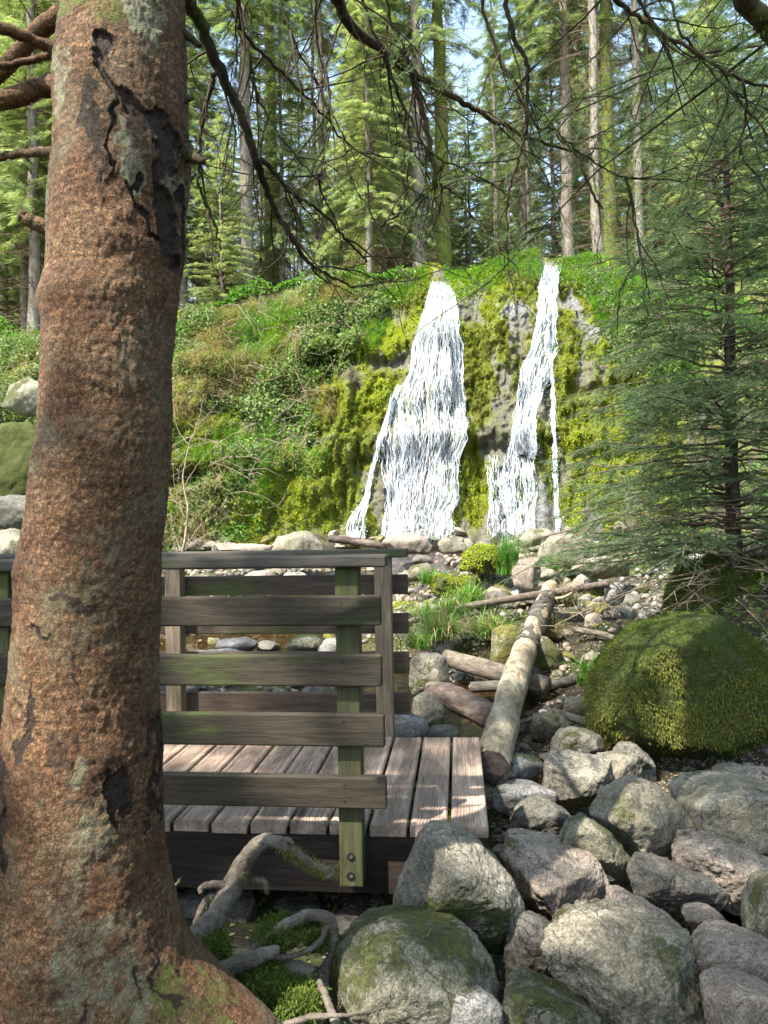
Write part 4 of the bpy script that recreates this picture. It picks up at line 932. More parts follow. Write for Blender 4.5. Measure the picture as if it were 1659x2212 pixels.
UG = ((L_ + R_) / 2)[:, None] + cxn * ((R_ - L_) / 2)[:, None]; VG = np.repeat(vv[:, None], NS, 1); FR = sxn < .15
WU = UG + 16 * fbm(cxn * 5, sxn * 5, zg * 18, 95, 5); WV = VG + 22 * fbm(cxn * 5, sxn * 5, zg * 18, 96, 5)
def stroke(arr, pts, amp=1.0, soft=.5):
    best = np.full(UG.shape, 9.0)
    for (a0, b0, w0), (a1, b1, w1) in zip(pts[:-1], pts[1:]):
        dx_, dy_ = a1 - a0, b1 - b0; L2 = dx_ * dx_ + dy_ * dy_ + 1e-6
        t_ = np.clip(((WU - a0) * dx_ + (WV - b0) * dy_) / L2, 0, 1)
        best = np.minimum(best, np.hypot(WU - a0 - t_ * dx_, WV - b0 - t_ * dy_) / (w0 + (w1 - w0) * t_))
    np.maximum(arr, amp * np.clip((1 + soft - best) / soft, 0, 1) * FR, out=arr)
stroke(dark, [(262,160,9),(268,205,14),(276,245,8),(300,264,7),(330,285,18),(362,308,17),(392,345,14),(402,385,8)], 1.2)
stroke(dark, [(300,262,4),(290,330,4),(293,430,2)], 1.1); stroke(dark, [(255,250,7),(243,300,10),(248,350,12),(268,400,8),(285,430,3)], .6)
stroke(dark, [(388,350,10),(378,420,12),(382,480,13),(392,530,16),(388,580,10)], 1.0); stroke(dark, [(322,440,3),(345,490,5),(362,540,5),(378,575,5)], 1.1)
stroke(dark, [(345,330,18),(350,400,20),(360,450,14)], .42, .8); stroke(dark, [(270,440,6),(280,470,4)], .5)
stroke(dark, [(140,1440,3),(135,1490,6),(130,1540,9),(105,1572,14)], .75); stroke(dark, [(40,1600,14),(70,1625,18),(75,1680,9),(66,1735,14),(72,1790,8),(70,1820,3)], .95)
stroke(dark, [(306,1610,2),(298,1660,9),(300,1690,11),(296,1730,3)], 1.0); stroke(dark, [(350,1540,5),(352,1600,7),(350,1660,8),(352,1760,5)], .8); stroke(dark, [(190,1555,14),(212,1585,16)], .45)
stroke(dark, [(180,1288,4),(215,1285,9),(252,1292,8)], .55); stroke(dark, [(128,1338,5),(165,1342,5)], .8); stroke(dark, [(222,832,5),(260,845,9),(290,856,3)], .4); stroke(dark, [(225,1060,5),(255,1066,6)], .4)
stroke(dark, [(85,1490,6),(100,1500,6)], .6); stroke(dark, [(300,1240,3),(318,1244,5)], .7); stroke(dark, [(40,1285,3),(58,1300,3)], .7); stroke(dark, [(228,1380,2),(232,1500,2)], .6); stroke(dark, [(260,2040,3),(270,2100,3),(285,2200,4)], .8)
stroke(dark, [(370,1990,3),(395,2060,4),(430,2120,3)], .7); stroke(dark, [(340,2000,3),(352,2080,3)], .7)
stroke(moss, [(130,70,30),(200,60,36),(290,95,26)], 1.1); stroke(moss, [(200,0,40),(280,20,30)], .6); stroke(moss, [(330,2130,60),(470,2150,60)], .55); stroke(moss, [(390,2050,16),(430,2110,14)], .7); stroke(moss, [(270,860,20),(300,980,34)], .22)
stroke(lich, [(330,40,30),(350,120,26)], .75); stroke(lich, [(175,190,26),(160,300,12)], .7); stroke(lich, [(312,330,9),(328,420,11),(340,470,7)], 1.0); stroke(lich, [(240,1950,50),(310,2080,60)], .55, .9); stroke(lich, [(260,1740,26),(210,1850,40)], .45, .9)
stroke(lich, [(10,2000,20),(20,2120,24)], .6); stroke(lich, [(395,350,7),(398,420,6)], .8); stroke(lich, [(225,1640,14),(255,1600,10)], .6); stroke(lich, [(115,1000,3),(118,1012,8)], .6); stroke(lich, [(120,420,8),(118,520,8)], .6)
fl = fl - .009 * np.clip(dark, 0, 1) + .006 * np.clip(dark * (1 - dark) * 4, 0, 1)
V = Cn[:, None] + (dirx[:, None] * (cxn * (Rr[:, None] + fl))[..., None] + diry * (sxn * (dep[:, None] + fl))[..., None])
nr_ = len(vv); i = np.arange(nr_ - 1)[:, None]; j = np.arange(NS)[None]
q = np.stack([i * NS + j, (i + 1) * NS + j, (i + 1) * NS + (j + 1) % NS, i * NS + (j + 1) % NS], -1).reshape(-1, 4)
tbase = Vector((Cn[-1][0], YT, gzf(Cn[-1][0], YT)))
near = tag(empty('spruce_tree', tbase), 'big spruce with red-brown flaky bark in front of the footbridge, closest of all', 'spruce tree')
tme = mesh_np('trunk', V.reshape(-1, 3) - np.array(tbase), [q])
attr(tme, 'dark', dark.ravel()); attr(tme, 'moss', moss.ravel()); attr(tme, 'lich', lich.ravel())
k = N('flaky_spruce_bark'); v = k.pos((1, 1, .8)); v2 = k.pos()
vo = k.n('TexVoronoi'); vo.feature = 'DISTANCE_TO_EDGE'; vo.inputs['Scale'].default_value = 125; k.l(k.mix(.05, v, k.noise(v2, 30, 4, .6)), vo.inputs['Vector'])
a = k.noise(v2, 7, 8, .7); b = k.noise(v2, 90, 6, .75); b3 = k.noise(k.pos((1, 1, 3)), 30, 5, .7)
c = k.ramp(a, [(.3, (.065, .030, .015)), (.48, (.122, .061, .029)), (.6, (.158, .092, .046)), (.75, (.15, .116, .064))])
c = k.mix(.85, c, k.ramp(vo.outputs['Distance'], [(0, .5), (.08, .95), (.4, 1.2)]), 'MULTIPLY')
c = k.mix(.9, c, k.ramp(b, [(.3, .25), (.5, 1.0), (.68, 2.1)]), 'MULTIPLY')
c = k.mix(.7, c, k.ramp(b3, [(.35, .45), (.5, 1.0), (.65, 1.5)]), 'MULTIPLY')
c = k.mix(k.ramp(k.noise(v2, 4.5, 9, .8), [(.5, 0.0), (.64, .6)]), c, (.15, .14, .085))
lf = k.ramp(k.math('MULTIPLY', k.attr('lich'), k.ramp(k.noise(v2, 28, 7, .8), [(.35, .25), (.62, 1.4)])), [(.3, 0.0), (.75, .85)])
c = k.mix(lf, c, k.mix(b, (.13, .125, .07), (.30, .30, .2)))
mfa = k.ramp(k.math('MULTIPLY', k.attr('moss'), k.ramp(k.noise(v2, 18, 7, .8), [(.4, .1), (.62, 1.3)])), [(.3, 0.0), (.6, .9)])
c = k.mix(mfa, c, k.mix(b, (.045, .055, .01), (.16, .17, .035)))
c = k.mix(k.ramp(k.attr('dark'), [(.15, 0.0), (.6, .93)]), c, k.mix(b, (.010, .008, .007), (.055, .035, .025)))
h = k.math('ADD', k.math('MULTIPLY', b, .5), k.math('MULTIPLY', k.ramp(vo.outputs['Distance'], [(0, 0.0), (.12, 1.0)]), .6))
k.principled(c, .8, k.bump(h, .8, .005, k.bump(b3, .5, .008)), .25)
M_bark = k.m
link('trunk', tme, M_bark, near)
def loc(p): return Vector(p) - tbase
def part_tube(name, parent, org, pts, rad, mat, seg=12, noise=.12, nf=10, n=8, seed=1, moss=0, mmat=None, jit=.002):
    P3, rr = smooth_path([Vector(p) - Vector(org) for p in pts], rad, n, jit, seed)
    a = Acc(); tube(a, P3, rr, seg, noise, nf, seed)
    o = link(name, a.mesh(name), mat, parent)
    if moss:
        o2 = None; r = np.random.default_rng(seed); m = int(moss)
        ii = r.integers(0, len(P3), m); d = r.normal(0, 1, (m, 3)); d[:, 2] = d[:, 2] * .6 - .2; d /= np.linalg.norm(d, axis=1, keepdims=True)
        tv = np.array([[0, -.12, 0], [0, .12, 0], [1, 0, -.3]]); a = Acc()
        mk = vnoise(P3[ii, 0] * 14, P3[ii, 1] * 14, P3[ii, 2] * 14, seed) > -.1; ii, d = ii[mk], d[mk]; m = len(ii)
        scatter(a, tv, np.array([[0, 1, 2]]), P3[ii] + d * rr[ii][:, None] * .9 + r.normal(0, .003, (m, 3)), frames(d + r.normal(0, .5, (m, 3))), r.uniform(.5, 1.6, m) * max(.005, min(.013, rad[0] * .4)))
        link('moss', a.mesh('moss', False), mmat or M_mossblade, o)
    return o
# thick limbs and stubs leaving the trunk
for nm, pts, rad, ms in [
    ('branch', [P(135,112,YT),P(80,90,YT-.03),P(0,58,YT-.08),P(-80,35,YT-.1)], [.020,.013,.013,.013], 0),
    ('branch', [P(140,185,YT),P(90,188,YT),P(40,205,YT-.02),P(-60,235,YT-.04)], [.034,.022,.022,.022], 500),
    ('branch', [P(135,30,YT+.1),P(80,70,YT+.12),P(25,130,YT+.14),P(-60,210,YT+.18)], [.025,.022,.022,.02], 500),
    ('branch', [P(130,328,YT),P(60,330,YT),P(0,338,YT),P(-60,345,YT)], [.015,.010,.010,.01], 60),
    ('branch', [P(130,505,YT),P(85,487,YT-.02),P(40,465,YT-.04)], [.022,.018,.013], 200),
    ('branch', [P(110,118,YT+.05),P(50,135,YT+.05),P(-40,150,YT+.02)], [.010,.008,.008], 0),
    ('branch_stub', [P(395,325,YT),P(415,338,YT-.02),P(440,350,YT-.05)], [.03,.016,.006], 0),
    ('branch_stub', [P(395,215,YT),P(415,214,YT)], [.012,.006], 0),
    ('branch_stub', [P(395,70,YT),P(415,85,YT),P(432,100,YT)], [.010,.009,.006], 0)]:
    part_tube(nm, near, tbase, pts, rad, M_hang if 'stub' in nm else M_bark, seed=len(pts) * 7, moss=ms)
k = N('root_bark'); M_root = bark_mat('root_bark', (.07, .055, .04), (.14, .115, .09), (.24, .2, .16), (1, 1, 1), 8, .3, bs=45)
for pts, rad, ms in [
    ([P(330,2110,1.9),P(400,2050,2.05),(P(470,1975,2.2)),P(512,1895,2.28),P(540,1842,2.3),P(578,1815,2.32),P(620,1830,2.3),P(665,1862,2.3),P(700,1880,2.3),P(722,1883,2.3),P(706,1898,2.27)], [.045,.038,.034,.031,.027,.022,.018,.015,.012,.010,.006], 2200),
    ([P(590,1815,2.32),P(620,1815,2.3),P(634,1822,2.28)], [.014,.009,.003], 200),
    ([P(505,1940,2.26),P(478,1912,2.25),P(440,1915,2.22),P(432,1930,2.2)], [.016,.013,.010,.006], 0),
    ([P(500,1960,2.26),P(470,1938,2.25),P(445,1945,2.22),P(425,1990,2.2),P(395,2060,2.15)], [.012,.012,.010,.010,.008], 300),
    ([P(373,2030,2.2),P(362,1980,2.2),P(366,1935,2.2),P(388,1900,2.2)], [.011,.010,.009,.002], 250),
    ([P(548,1900,2.28),P(570,1905,2.26),P(576,1925,2.25)], [.010,.009,.004], 300),
    ([P(515,2080,2.1),P(560,2048,2.1),P(615,2000,2.12),P(670,1975,2.15),P(710,1985,2.18),P(722,2020,2.2),P(716,2062,2.18),P(695,2120,2.12),P(680,2190,2.0),P(676,2260,1.95)], [.010,.018,.017,.017,.017,.015,.013,.026,.028,.028], 1200),
    ([P(598,2020,2.12),P(606,2080,2.1),P(604,2130,2.05),P(590,2180,1.98),P(570,2230,1.9)], [.016,.016,.014,.010,.008], 200),
    ([P(708,1990,2.18),P(690,2035,2.16),P(640,2062,2.1),P(590,2070,2.06)], [.010,.009,.008,.006], 100),
    ([P(420,2105,1.95),P(470,2100,1.98),P(530,2075,2.0),P(600,2055,2.05)], [.020,.027,.022,.014], 0),
    ([P(560,2110,2.1),P(640,2100,2.08),P(680,2115,2.05)], [.02,.03,.02], 0),
    ([P(590,2225,1.85),P(660,2200,1.85),P(740,2192,1.85),P(800,2188,1.88)], [.010,.008,.005,.003], 0),
    ([P(690,2120,2.0),P(710,2170,1.92),P(730,2230,1.85)], [.008,.010,.012], 0)]:
    part_tube('root', near, tbase, pts, rad, M_root, seed=int(rad[0] * 1e4) + len(pts), moss=int(ms * 2.2), noise=.14, nf=16)
# moss cushions between the roots
for (u, v, y, ru, lab) in [(445,2065,2.05,45,'bright green moss cushion between trunk foot and thick root'), (560,2150,2.0,70,'green moss cushion inside the looping root'), (640,2180,1.95,55,'yellow moss cushion under the looping root'), (600,2030,2.12,45,'small moss cushion filling the root loop'),(690,2040,2.2,28,'mossy clump on the right bend of the looping root')]:
    c3 = P(u, v, y); s = ru / F * y
    pl_ = [(u + ru * math.cos(t_), v + ru * .55 * math.sin(t_) + 6) for t_ in np.linspace(0, 6.28, 9)[:-1]]
    o = rock(lab, pl_, y, M_mossrock, None, s * 1.6, s * .6, 4, 1.0, 'moss_cushion', 'moss cushion')
    moss_cover(o, int(5000 * (ru / 45) ** 2), .011, M_mossgreen, int(u), drop=.2)

# ------------------------------------------------------------------ conifer generators
def spray_tmpl(nside=6, wd=.05, ang=55):
    """flat spray, local x = axis, diamonds either side"""
    V, T = [], []
    def dia(o, d, L, w_, z=0.0):
        n = (-d[1], d[0]); b = len(V)
        V.extend([(o[0], o[1], z), (o[0] + d[0] * L * .5 + n[0] * w_, o[1] + d[1] * L * .5 + n[1] * w_, z), (o[0] + d[0] * L, o[1] + d[1] * L, z - .05), (o[0] + d[0] * L * .5 - n[0] * w_, o[1] + d[1] * L * .5 - n[1] * w_, z)])
        T.append((b, b + 1, b + 2, b + 3))
    for i in range(nside):
        t = (i + .5) / nside
        for s in (-1, 1):
            an = R(ang) * s; L = .42 * (1 - t * .6)
            dia((t * .85, 0), (math.cos(an), math.sin(an)), L, wd * (1 - .3 * t), -.03 * i % .04)
    dia((.0, 0), (1, 0), 1, wd * .7)
    return np.array(V), np.array(T)
def twig_tmpl(nn=26, ln=.17, wd=.016, seed=0, flat=.5):
    """needled shoot, local x axis length 1"""
    r = random.Random(seed); V, T = [], []
    for i in range(nn):
        t = (i + r.random()) / nn; a = r.uniform(0, 6.28); d = Vector((.65, math.cos(a), math.sin(a) * flat + .1)).normalized()
        L = ln * r.uniform(.7, 1.1) * (1 - .3 * t); n = d.cross(Vector((r.gauss(0, 1), r.gauss(0, 1), r.gauss(0, 1)))).normalized() * wd
        o = Vector((t, 0, 0)); b = len(V); V.extend([tuple(o - n), tuple(o + n), tuple(o + d * L)]); T.append((b, b + 1, b + 2))
    b = len(V); V.extend([(0, -.012, 0), (0, .012, 0), (1, 0, 0)]); T.append((b, b + 1, b + 2))
    return np.array(V), np.array(T)
SPR = spray_tmpl(7, .032, 52); SPR2 = spray_tmpl(6, .03, 60); TW = twig_tmpl(); TW2 = twig_tmpl(30, .2, .014, 3); TW3 = twig_tmpl(28, .17, .017, 5, .3)
def crown(H, R0, z0, z1, nbr, tmpl, slen, step, seed, droop=.35, up=.25, thick=.02, sparse=0.0, sub=True, shape=.8, sec=.45, dead=None, azlim=None, wob=.0):
    """branches (tube acc), foliage acc"""
    r = np.random.default_rng(seed); wood_a, leaf_a = Acc(), Acc(); pos, dirs, scl, ups = [], [], [], []
    for b in range(nbr):
        t = (b + r.random()) / nbr; z = z0 + (z1 - z0) * t; L = R0 * max(.05, (1 - t)) ** shape * r.uniform(.65, 1.15)
        az = r.uniform(0, 2 * np.pi) if azlim is None else r.uniform(*azlim)
        n = 9; s = np.linspace(0, 1, n); d = np.array([math.cos(az), math.sin(az)]); pn = np.array([-d[1], d[0]])
        bend = r.normal(0, .12); z_ = z + L * (up * s * (1 - t * 0) - droop * s ** 2 * (1.3 - t)) + wob * L * np.cumsum(r.normal(0, .06, n))
        xy = d[None] * (s * L)[:, None] + pn[None] * (bend * L * s ** 2 + wob * L * np.cumsum(r.normal(0, .05, n)))[:, None]
        pt = np.concatenate([xy, z_[:, None]], 1)
        tube(wood_a, pt, thick * (1 - .85 * s) * (L / R0) ** .5 + .001, 4, cap=False)
        # secondary shoots
        m = max(3, int(L / step)); si = np.sort(r.uniform(.12, 1, m)); 
        P0 = np.stack([np.interp(si, s, pt[:, k_]) for k_ in range(3)], 1)
        T0 = np.gradient(pt, axis=0); T0 = np.stack([np.interp(si, s, T0[:, k_]) for k_ in range(3)], 1); T0 /= np.linalg.norm(T0, axis=1, keepdims=True)
        side = np.where(r.random(m) < .5, -1, 1)[:, None]; sd_ = np.cross(T0, [0, 0, 1.0]); sd_ /= np.maximum(np.linalg.norm(sd_, axis=1, keepdims=True), 1e-6)
        D = T0 * .7 + sd_ * side * r.uniform(.5, 1.1, m)[:, None] + np.array([0, 0, 1])[None] * r.normal(-.12, .18, m)[:, None]
        if sparse: kp = r.random(m) > sparse; P0, D, si = P0[kp], D[kp], si[kp]
        D /= np.linalg.norm(D, axis=1, keepdims=True)
        SL_ = sec * L * (1 - si * .75) * r.uniform(.5, 1.1, len(si)) if sub else np.full(len(si), slen)
        for p, dd, L2 in zip(P0, D, SL_):
            if not sub: pos.append(p); dirs.append(dd); scl.append(slen * r.uniform(.6, 1.3)); continue
            q = max(1, int(L2 / (slen * .6)))
            e = p
            dc = dd.copy()
            for w_ in range(q):
                pos.append(e); dirs.append(dc); scl.append(slen * r.uniform(.75, 1.2))
                if r.random() < .7:
                    ds = dc + np.cross(dc, [0, 0, 1.0]) * r.choice([-1, 1]) * .9 + r.normal(0, .12, 3); pos.append(e); dirs.append(ds); scl.append(slen * r.uniform(.5, .95))
                e = e + dc * slen * .6; dc = dc + np.array([0, 0, -.06]) + r.normal(0, .05, 3); dc /= np.linalg.norm(dc)
    pos = np.array(pos); dirs = np.array(dirs); scl = np.array(scl); n = len(pos)
    scatter(leaf_a, tmpl[0], tmpl[1], pos, frames(dirs, np.array([0, 0, 1.0])[None] + r.normal(0, .3, (n, 3)), r.normal(0, .5, n)), scl)
    return wood_a, leaf_a
def trunk_mesh(H, r0, seed, lean=0.0, seg=14, n=26):
    r = random.Random(seed); pts = []; rad = []
    for i in range(n + 1):
        t = i / n; pts.append((lean * t * H + .05 * r.uniform(-1, 1) * (i > 0), .04 * r.uniform(-1, 1) * (i > 0), t * H - .4)); rad.append(max(.01, r0 * (1 - t) ** .75 * (1 + .5 * math.exp(-t * 28))))
    a = Acc(); tube(a, pts, rad, seg, .08, 5, seed); return a.mesh('trunk')
rnd = random.Random(42)
# background tree prototypes
protos = []
def proto(name, H, r0, R0, zf, nbr, leafm, tmpl, slen, step, seed, deadn=40, barkm=M_trunkbg, droop=.45, up=.1):
    tm = trunk_mesh(H, r0, seed); tm.materials.append(barkm)
    wa, la = crown(H, R0, H * zf, H * .98, nbr, tmpl, slen, step, seed, droop=droop, up=up, thick=.03, sub=False)
    r = np.random.default_rng(seed + 1)
    # dead lower branches, bare
    for b in range(deadn):
        z = r.uniform(.3, .3 + H * zf * 1.15); az = r.uniform(0, 6.28); L = r.uniform(.5, 2.0); n = 6; s = np.linspace(0, 1, n)
        pt = np.stack([math.cos(az) * s * L, math.sin(az) * s * L, z + L * (.1 * s - .35 * s * s)], 1); tube(wa, pt, .012 * (1 - .8 * s), 3, cap=False)
        for q in range(5):
            i = r.integers(1, n - 1); d2 = r.normal(0, 1, 3) * [1, 1, .5] ; d2 /= np.linalg.norm(d2); p2 = pt[i] + np.outer(np.linspace(0, 1, 3), d2 * L * .3); p2[:, 2] -= np.linspace(0, .1, 3); tube(wa, p2, .005 * np.array([1, .7, .3]), 3, cap=False)
    cm = la.mesh('crown', False); cm.materials.append(leafm); wm = wa.mesh('branches', False); wm.materials.append(M_twig)
    return (tm, cm, wm)
pA = proto('a', 24, .22, 2.8, .34, 190, M_needle_bg, SPR, .36, .062, 201, 110)
pB = proto('b', 27, .27, 3.0, .42, 180, M_needle_bg, SPR, .36, .065, 202, 130, M_trunkbg2)
pC = proto('c', 20, .16, 2.7, .16, 240, M_needle_lt, SPR2, .36, .05, 203, 60)
pD = proto('d', 9, .08, 2.1, .05, 170, M_needle_lt, SPR2, .24, .045, 204, 6, droop=.3, up=.2)
pE = proto('e', 13, .11, 2.2, .12, 150, M_needle_bg, SPR, .27, .055, 205, 10)
pF = proto('f', 22, .18, 1.6, .62, 60, M_needle_bg, SPR, .34, .08, 206, 200)
pG = proto('g', 19, .095, 1.3, .55, 70, M_needle_lt, SPR2, .28, .06, 207, 120)
def place_tree(pm, x, y, s, label, group, rz, name='spruce_tree', z=None, cat='spruce tree'):
    if z is None: z = float(hill(np.array([x]), np.array([y]))[0]) if y > float(yt(x)) else gzf(x, y)
    e = empty(name, (x, y, z - .1), rz); e.scale = (s, s, s); tag(e, label, cat, group)
    for nm, me in zip(('trunk', 'crown', 'branches'), pm):
        o = bpy.data.objects.new(nm, me); col.objects.link(o); o.parent = e
    return e
GR = 'forest trees above the waterfall'
hero = [(795,560,24,'b','dark trunk directly left of the wide waterfall top'), (906,560,23,'a','straight grey trunk left of the wide waterfall top, second of the pair'), (957,560,25,'b','brown sunlit trunk rising above the wide waterfall'),
        (1228,555,25,'a','slim brown trunk left of the pale trunk pair above the narrow waterfall'), (1290,550,22.5,'f','pale grey trunk of the close pair above the narrow waterfall'), (1318,550,24.5,'b','mossy green trunk of the close pair above the narrow waterfall'),
        (1382,545,23,'f','thick grey trunk right of the close pair'), (535,610,23,'a','sunlit trunk with a mossy foot on top of the leafy bank'), (700,580,27,'f','slim trunk above the left part of the leafy bank')]
dct = dict(g=pG, a=pA, b=pB, c=pC, d=pD, e=pE, f=pF)
hp = []
for u, v, y, kk_, lab in hero:
    x = P(u, v, y).x; hp.append((x, y)); place_tree(dct[kk_], x, y, rnd.uniform(.9, 1.05), lab, GR, rnd.uniform(0, 6.28))
nm_l = {'g': 'thin pole-like spruce in the forest above the waterfall', 'a': 'tall dark spruce in the forest above the waterfall', 'b': 'tall mossy-barked spruce in the forest above the waterfall', 'c': 'light green spruce in the forest above the waterfall', 'd': 'small bright green young spruce above the bank', 'e': 'bushy half-grown spruce above the bank', 'f': 'bare-stemmed spruce in the forest above the waterfall'}
pts_used = list(hp)
def scatter_trees(n, y0, y1, kinds, sep, srange, umin=-150, umax=1800, avoid=None):
    c_ = 0; tries = 0
    while c_ < n and tries < n * 60:
        tries += 1; y = y0 + (y1 - y0) * rnd.random() ** .8; u = rnd.uniform(umin, umax)
        if avoid and avoid[0] < u < avoid[1] and rnd.random() < avoid[2]: continue
        x = (u - 829.5) / F * y
        if y < float(yt(x)) + .5 and y > float(yb(x)) - 1: continue
        if any((x - a_) ** 2 + (y - b_) ** 2 < sep ** 2 for a_, b_ in pts_used): continue
        pts_used.append((x, y)); kk_ = rnd.choice(kinds); hh = min(hero, key=lambda q_: abs(q_[0] - u)); side = 'left of' if u < hh[0] else 'right of'
        if abs(u - hh[0]) > 200: side = 'well ' + side
        band = 'close behind,' if y < 27 else 'behind,' if y < 38 else 'far behind,' if y < 60 else 'farthest off,'
        lb_ = '%s %s %s the %s' % (nm_l[kk_].split(' in the')[0].split(' above')[0], band, side, hh[4].split(' directly')[0].split(' left of')[0].split(' above')[0].split(' rising')[0].split(' with')[0].split(' right')[0].split(' on top')[0])
        place_tree(dct[kk_], x, y, rnd.uniform(*srange), lb_, GR, rnd.uniform(0, 6.28)); c_ += 1
scatter_trees(17, 20.8, 26, 'ddce', 1.4, (.6, 1.1), -150, 850)
scatter_trees(9, 22, 30, 'dce', 1.5, (.6, 1.0), 1400, 1800)
scatter_trees(20, 27, 42, 'dceec', 1.5, (.7, 1.1), 780, 1500)
scatter_trees(34, 24, 42, 'abfgggg', 1.5, (.85, 1.15), avoid=(1180, 1420, .3))
scatter_trees(16, 26, 44, 'ccdg', 1.6, (.85, 1.1), -150, 850)
scatter_trees(34, 30, 60, 'ggga', 1.5, (.8, 1.1))
scatter_trees(80, 38, 75, 'aaceeeg', 1.9, (.8, 1.15), avoid=(1290, 1400, .3))
scatter_trees(44, 70, 120, 'acce', 3.2, (1.1, 1.5))
# unseen trees added beside and behind the camera to shade the foreground
for x, y, s, kk_ in [(-5.2, 1.2, .5, 'a'), (-3.4, -2.8, .62, 'a'), (1.8, -4.2, .6, 'b'), (-6.6, -3, .6, 'b'), (-1.0, -6.0, .75, 'a'), (5.0, -1.5, .55, 'b'), (-8.5, -1, .6, 'a'), (-4.6, -7, .7, 'b')]:
    place_tree(dct[kk_], x, y, s, 'tall unseen spruce added beside the viewer to shade the boulders', 'unseen shade spruces around the viewpoint', rnd.uniform(0, 6.28))
# the near spruce's own crown, above the frame
wa, la = crown(16, 2.7, 5.2, 15, 90, SPR, .40, .09, 301, droop=.4, up=.1, thick=.03, sub=False)
dx = Vector((Cn[0][0], YT, 0)) - Vector((tbase.x, tbase.y, 0))
cr = link('crown', la.mesh('crown', False), M_needle_bg, near, (dx.x, dx.y, 0)); link('branches', wa.mesh('branches', False), M_twig, near, (dx.x, dx.y, 0))
ua = Acc(); tube(ua, [(Cn[0][0] - tbase.x, 0, Cn[0][2] - tbase.z - .02), (Cn[0][0] - tbase.x, 0, 8), (Cn[0][0] - tbase.x, 0, 15)], [Rr[0], .1, .02], 24, .05, 6, 2)
link('upper_trunk', ua.mesh('upper_trunk'), M_bark, near)

# young fir on the right bank
fx = P(1583, 1280, 6.6); fb = Vector((fx.x, fx.y, fx.z - .25))
fir = tag(empty('young_fir', fb), 'young fir with drooping grey-green sprays on the mossy bank at the right', 'fir tree')
H = 5.4; a = Acc(); tpp = [P(1590,1330,6.6), P(1586,1180,6.6), P(1580,1000,6.6), P(1577,800,6.6), P(1576,600,6.6), P(1570,400,6.6), P(1566,150,6.6)]
pt, rr = smooth_path([p - fb for p in tpp], [.075, .065, .058, .05, .038, .026, .01], 8, .004, 4); tube(a, pt, rr, 14, .08, 12, 4)
link('trunk', a.mesh('trunk'), bark_mat('fir_bark', (.03, .022, .016), (.06, .045, .032), (.11, .09, .065)), fir)
wa, la = crown(H, 1.9, .5, 5.3, 250, TW3, .18, .05, 401, droop=.28, up=.22, thick=.012, sec=.42, shape=.55, wob=.4)
link('branches', wa.mesh('branches', False), M_twig, fir, (-.03, 0, 0)); link('foliage', la.mesh('foliage', False), M_needle_nr, fir, (-.03, 0, 0))
wa = Acc(); r = np.random.default_rng(5)
for b in range(46):
    z = r.uniform(.15, 1.1); az = r.uniform(0, 6.28); L = r.uniform(.5, 1.7); n = 9; s = np.linspace(0, 1, n)
    pt = np.stack([math.cos(az) * s * L, math.sin(az) * s * L, z + L * (.05 * s - .25 * s * s)], 1) + np.cumsum(r.normal(0, .012, (n, 3)), 0); tube(wa, pt, .007 * (1 - .8 * s) + .0012, 4, cap=False)
    for q in range(7):
        i = r.integers(2, n); d2 = r.normal(0, 1, 3) * [1, 1, .4]; d2[2] -= .3; d2 /= np.linalg.norm(d2); p2 = pt[i] + np.outer(np.linspace(0, 1, 4), d2 * r.uniform(.1, .4)) + np.cumsum(r.normal(0, .008, (4, 3)), 0); tube(wa, p2, .003 * np.array([1, .8, .6, .3]) + .0006, 3, cap=False)
link('dead_branches', wa.mesh('dead_branches', False), M_stem, fir)

# overhanging spruce: trunk out of frame to the right, long bare limbs and needled sprays
ob = Vector((3.5, 3.4, gzf(3.5, 3.4)))
ovh = tag(empty('overhanging_spruce', ob), 'spruce reaching in from the right with long bare hanging limbs and thin needled sprays', 'spruce tree')
tm = trunk_mesh(15, .2, 77); link('trunk', tm, M_trunkbg2, ovh)
wa, la = crown(15, 3.6, 3.3, 9.0, 62, TW3, .14, .10, 501, droop=.26, up=.12, thick=.014, sec=.34, shape=.3, azlim=(R(95), R(215)), wob=.6, sparse=.25)
link('branches', wa.mesh('branches', False), M_hang, ovh); link('foliage', la.mesh('foliage', False), M_needle_nr, ovh)
wa, la = crown(15, 3.2, 6.2, 14.5, 80, SPR, .42, .10, 502, droop=.42, up=.1, thick=.03, sub=False)
link('crown', la.mesh('crown', False), M_needle_bg, ovh)
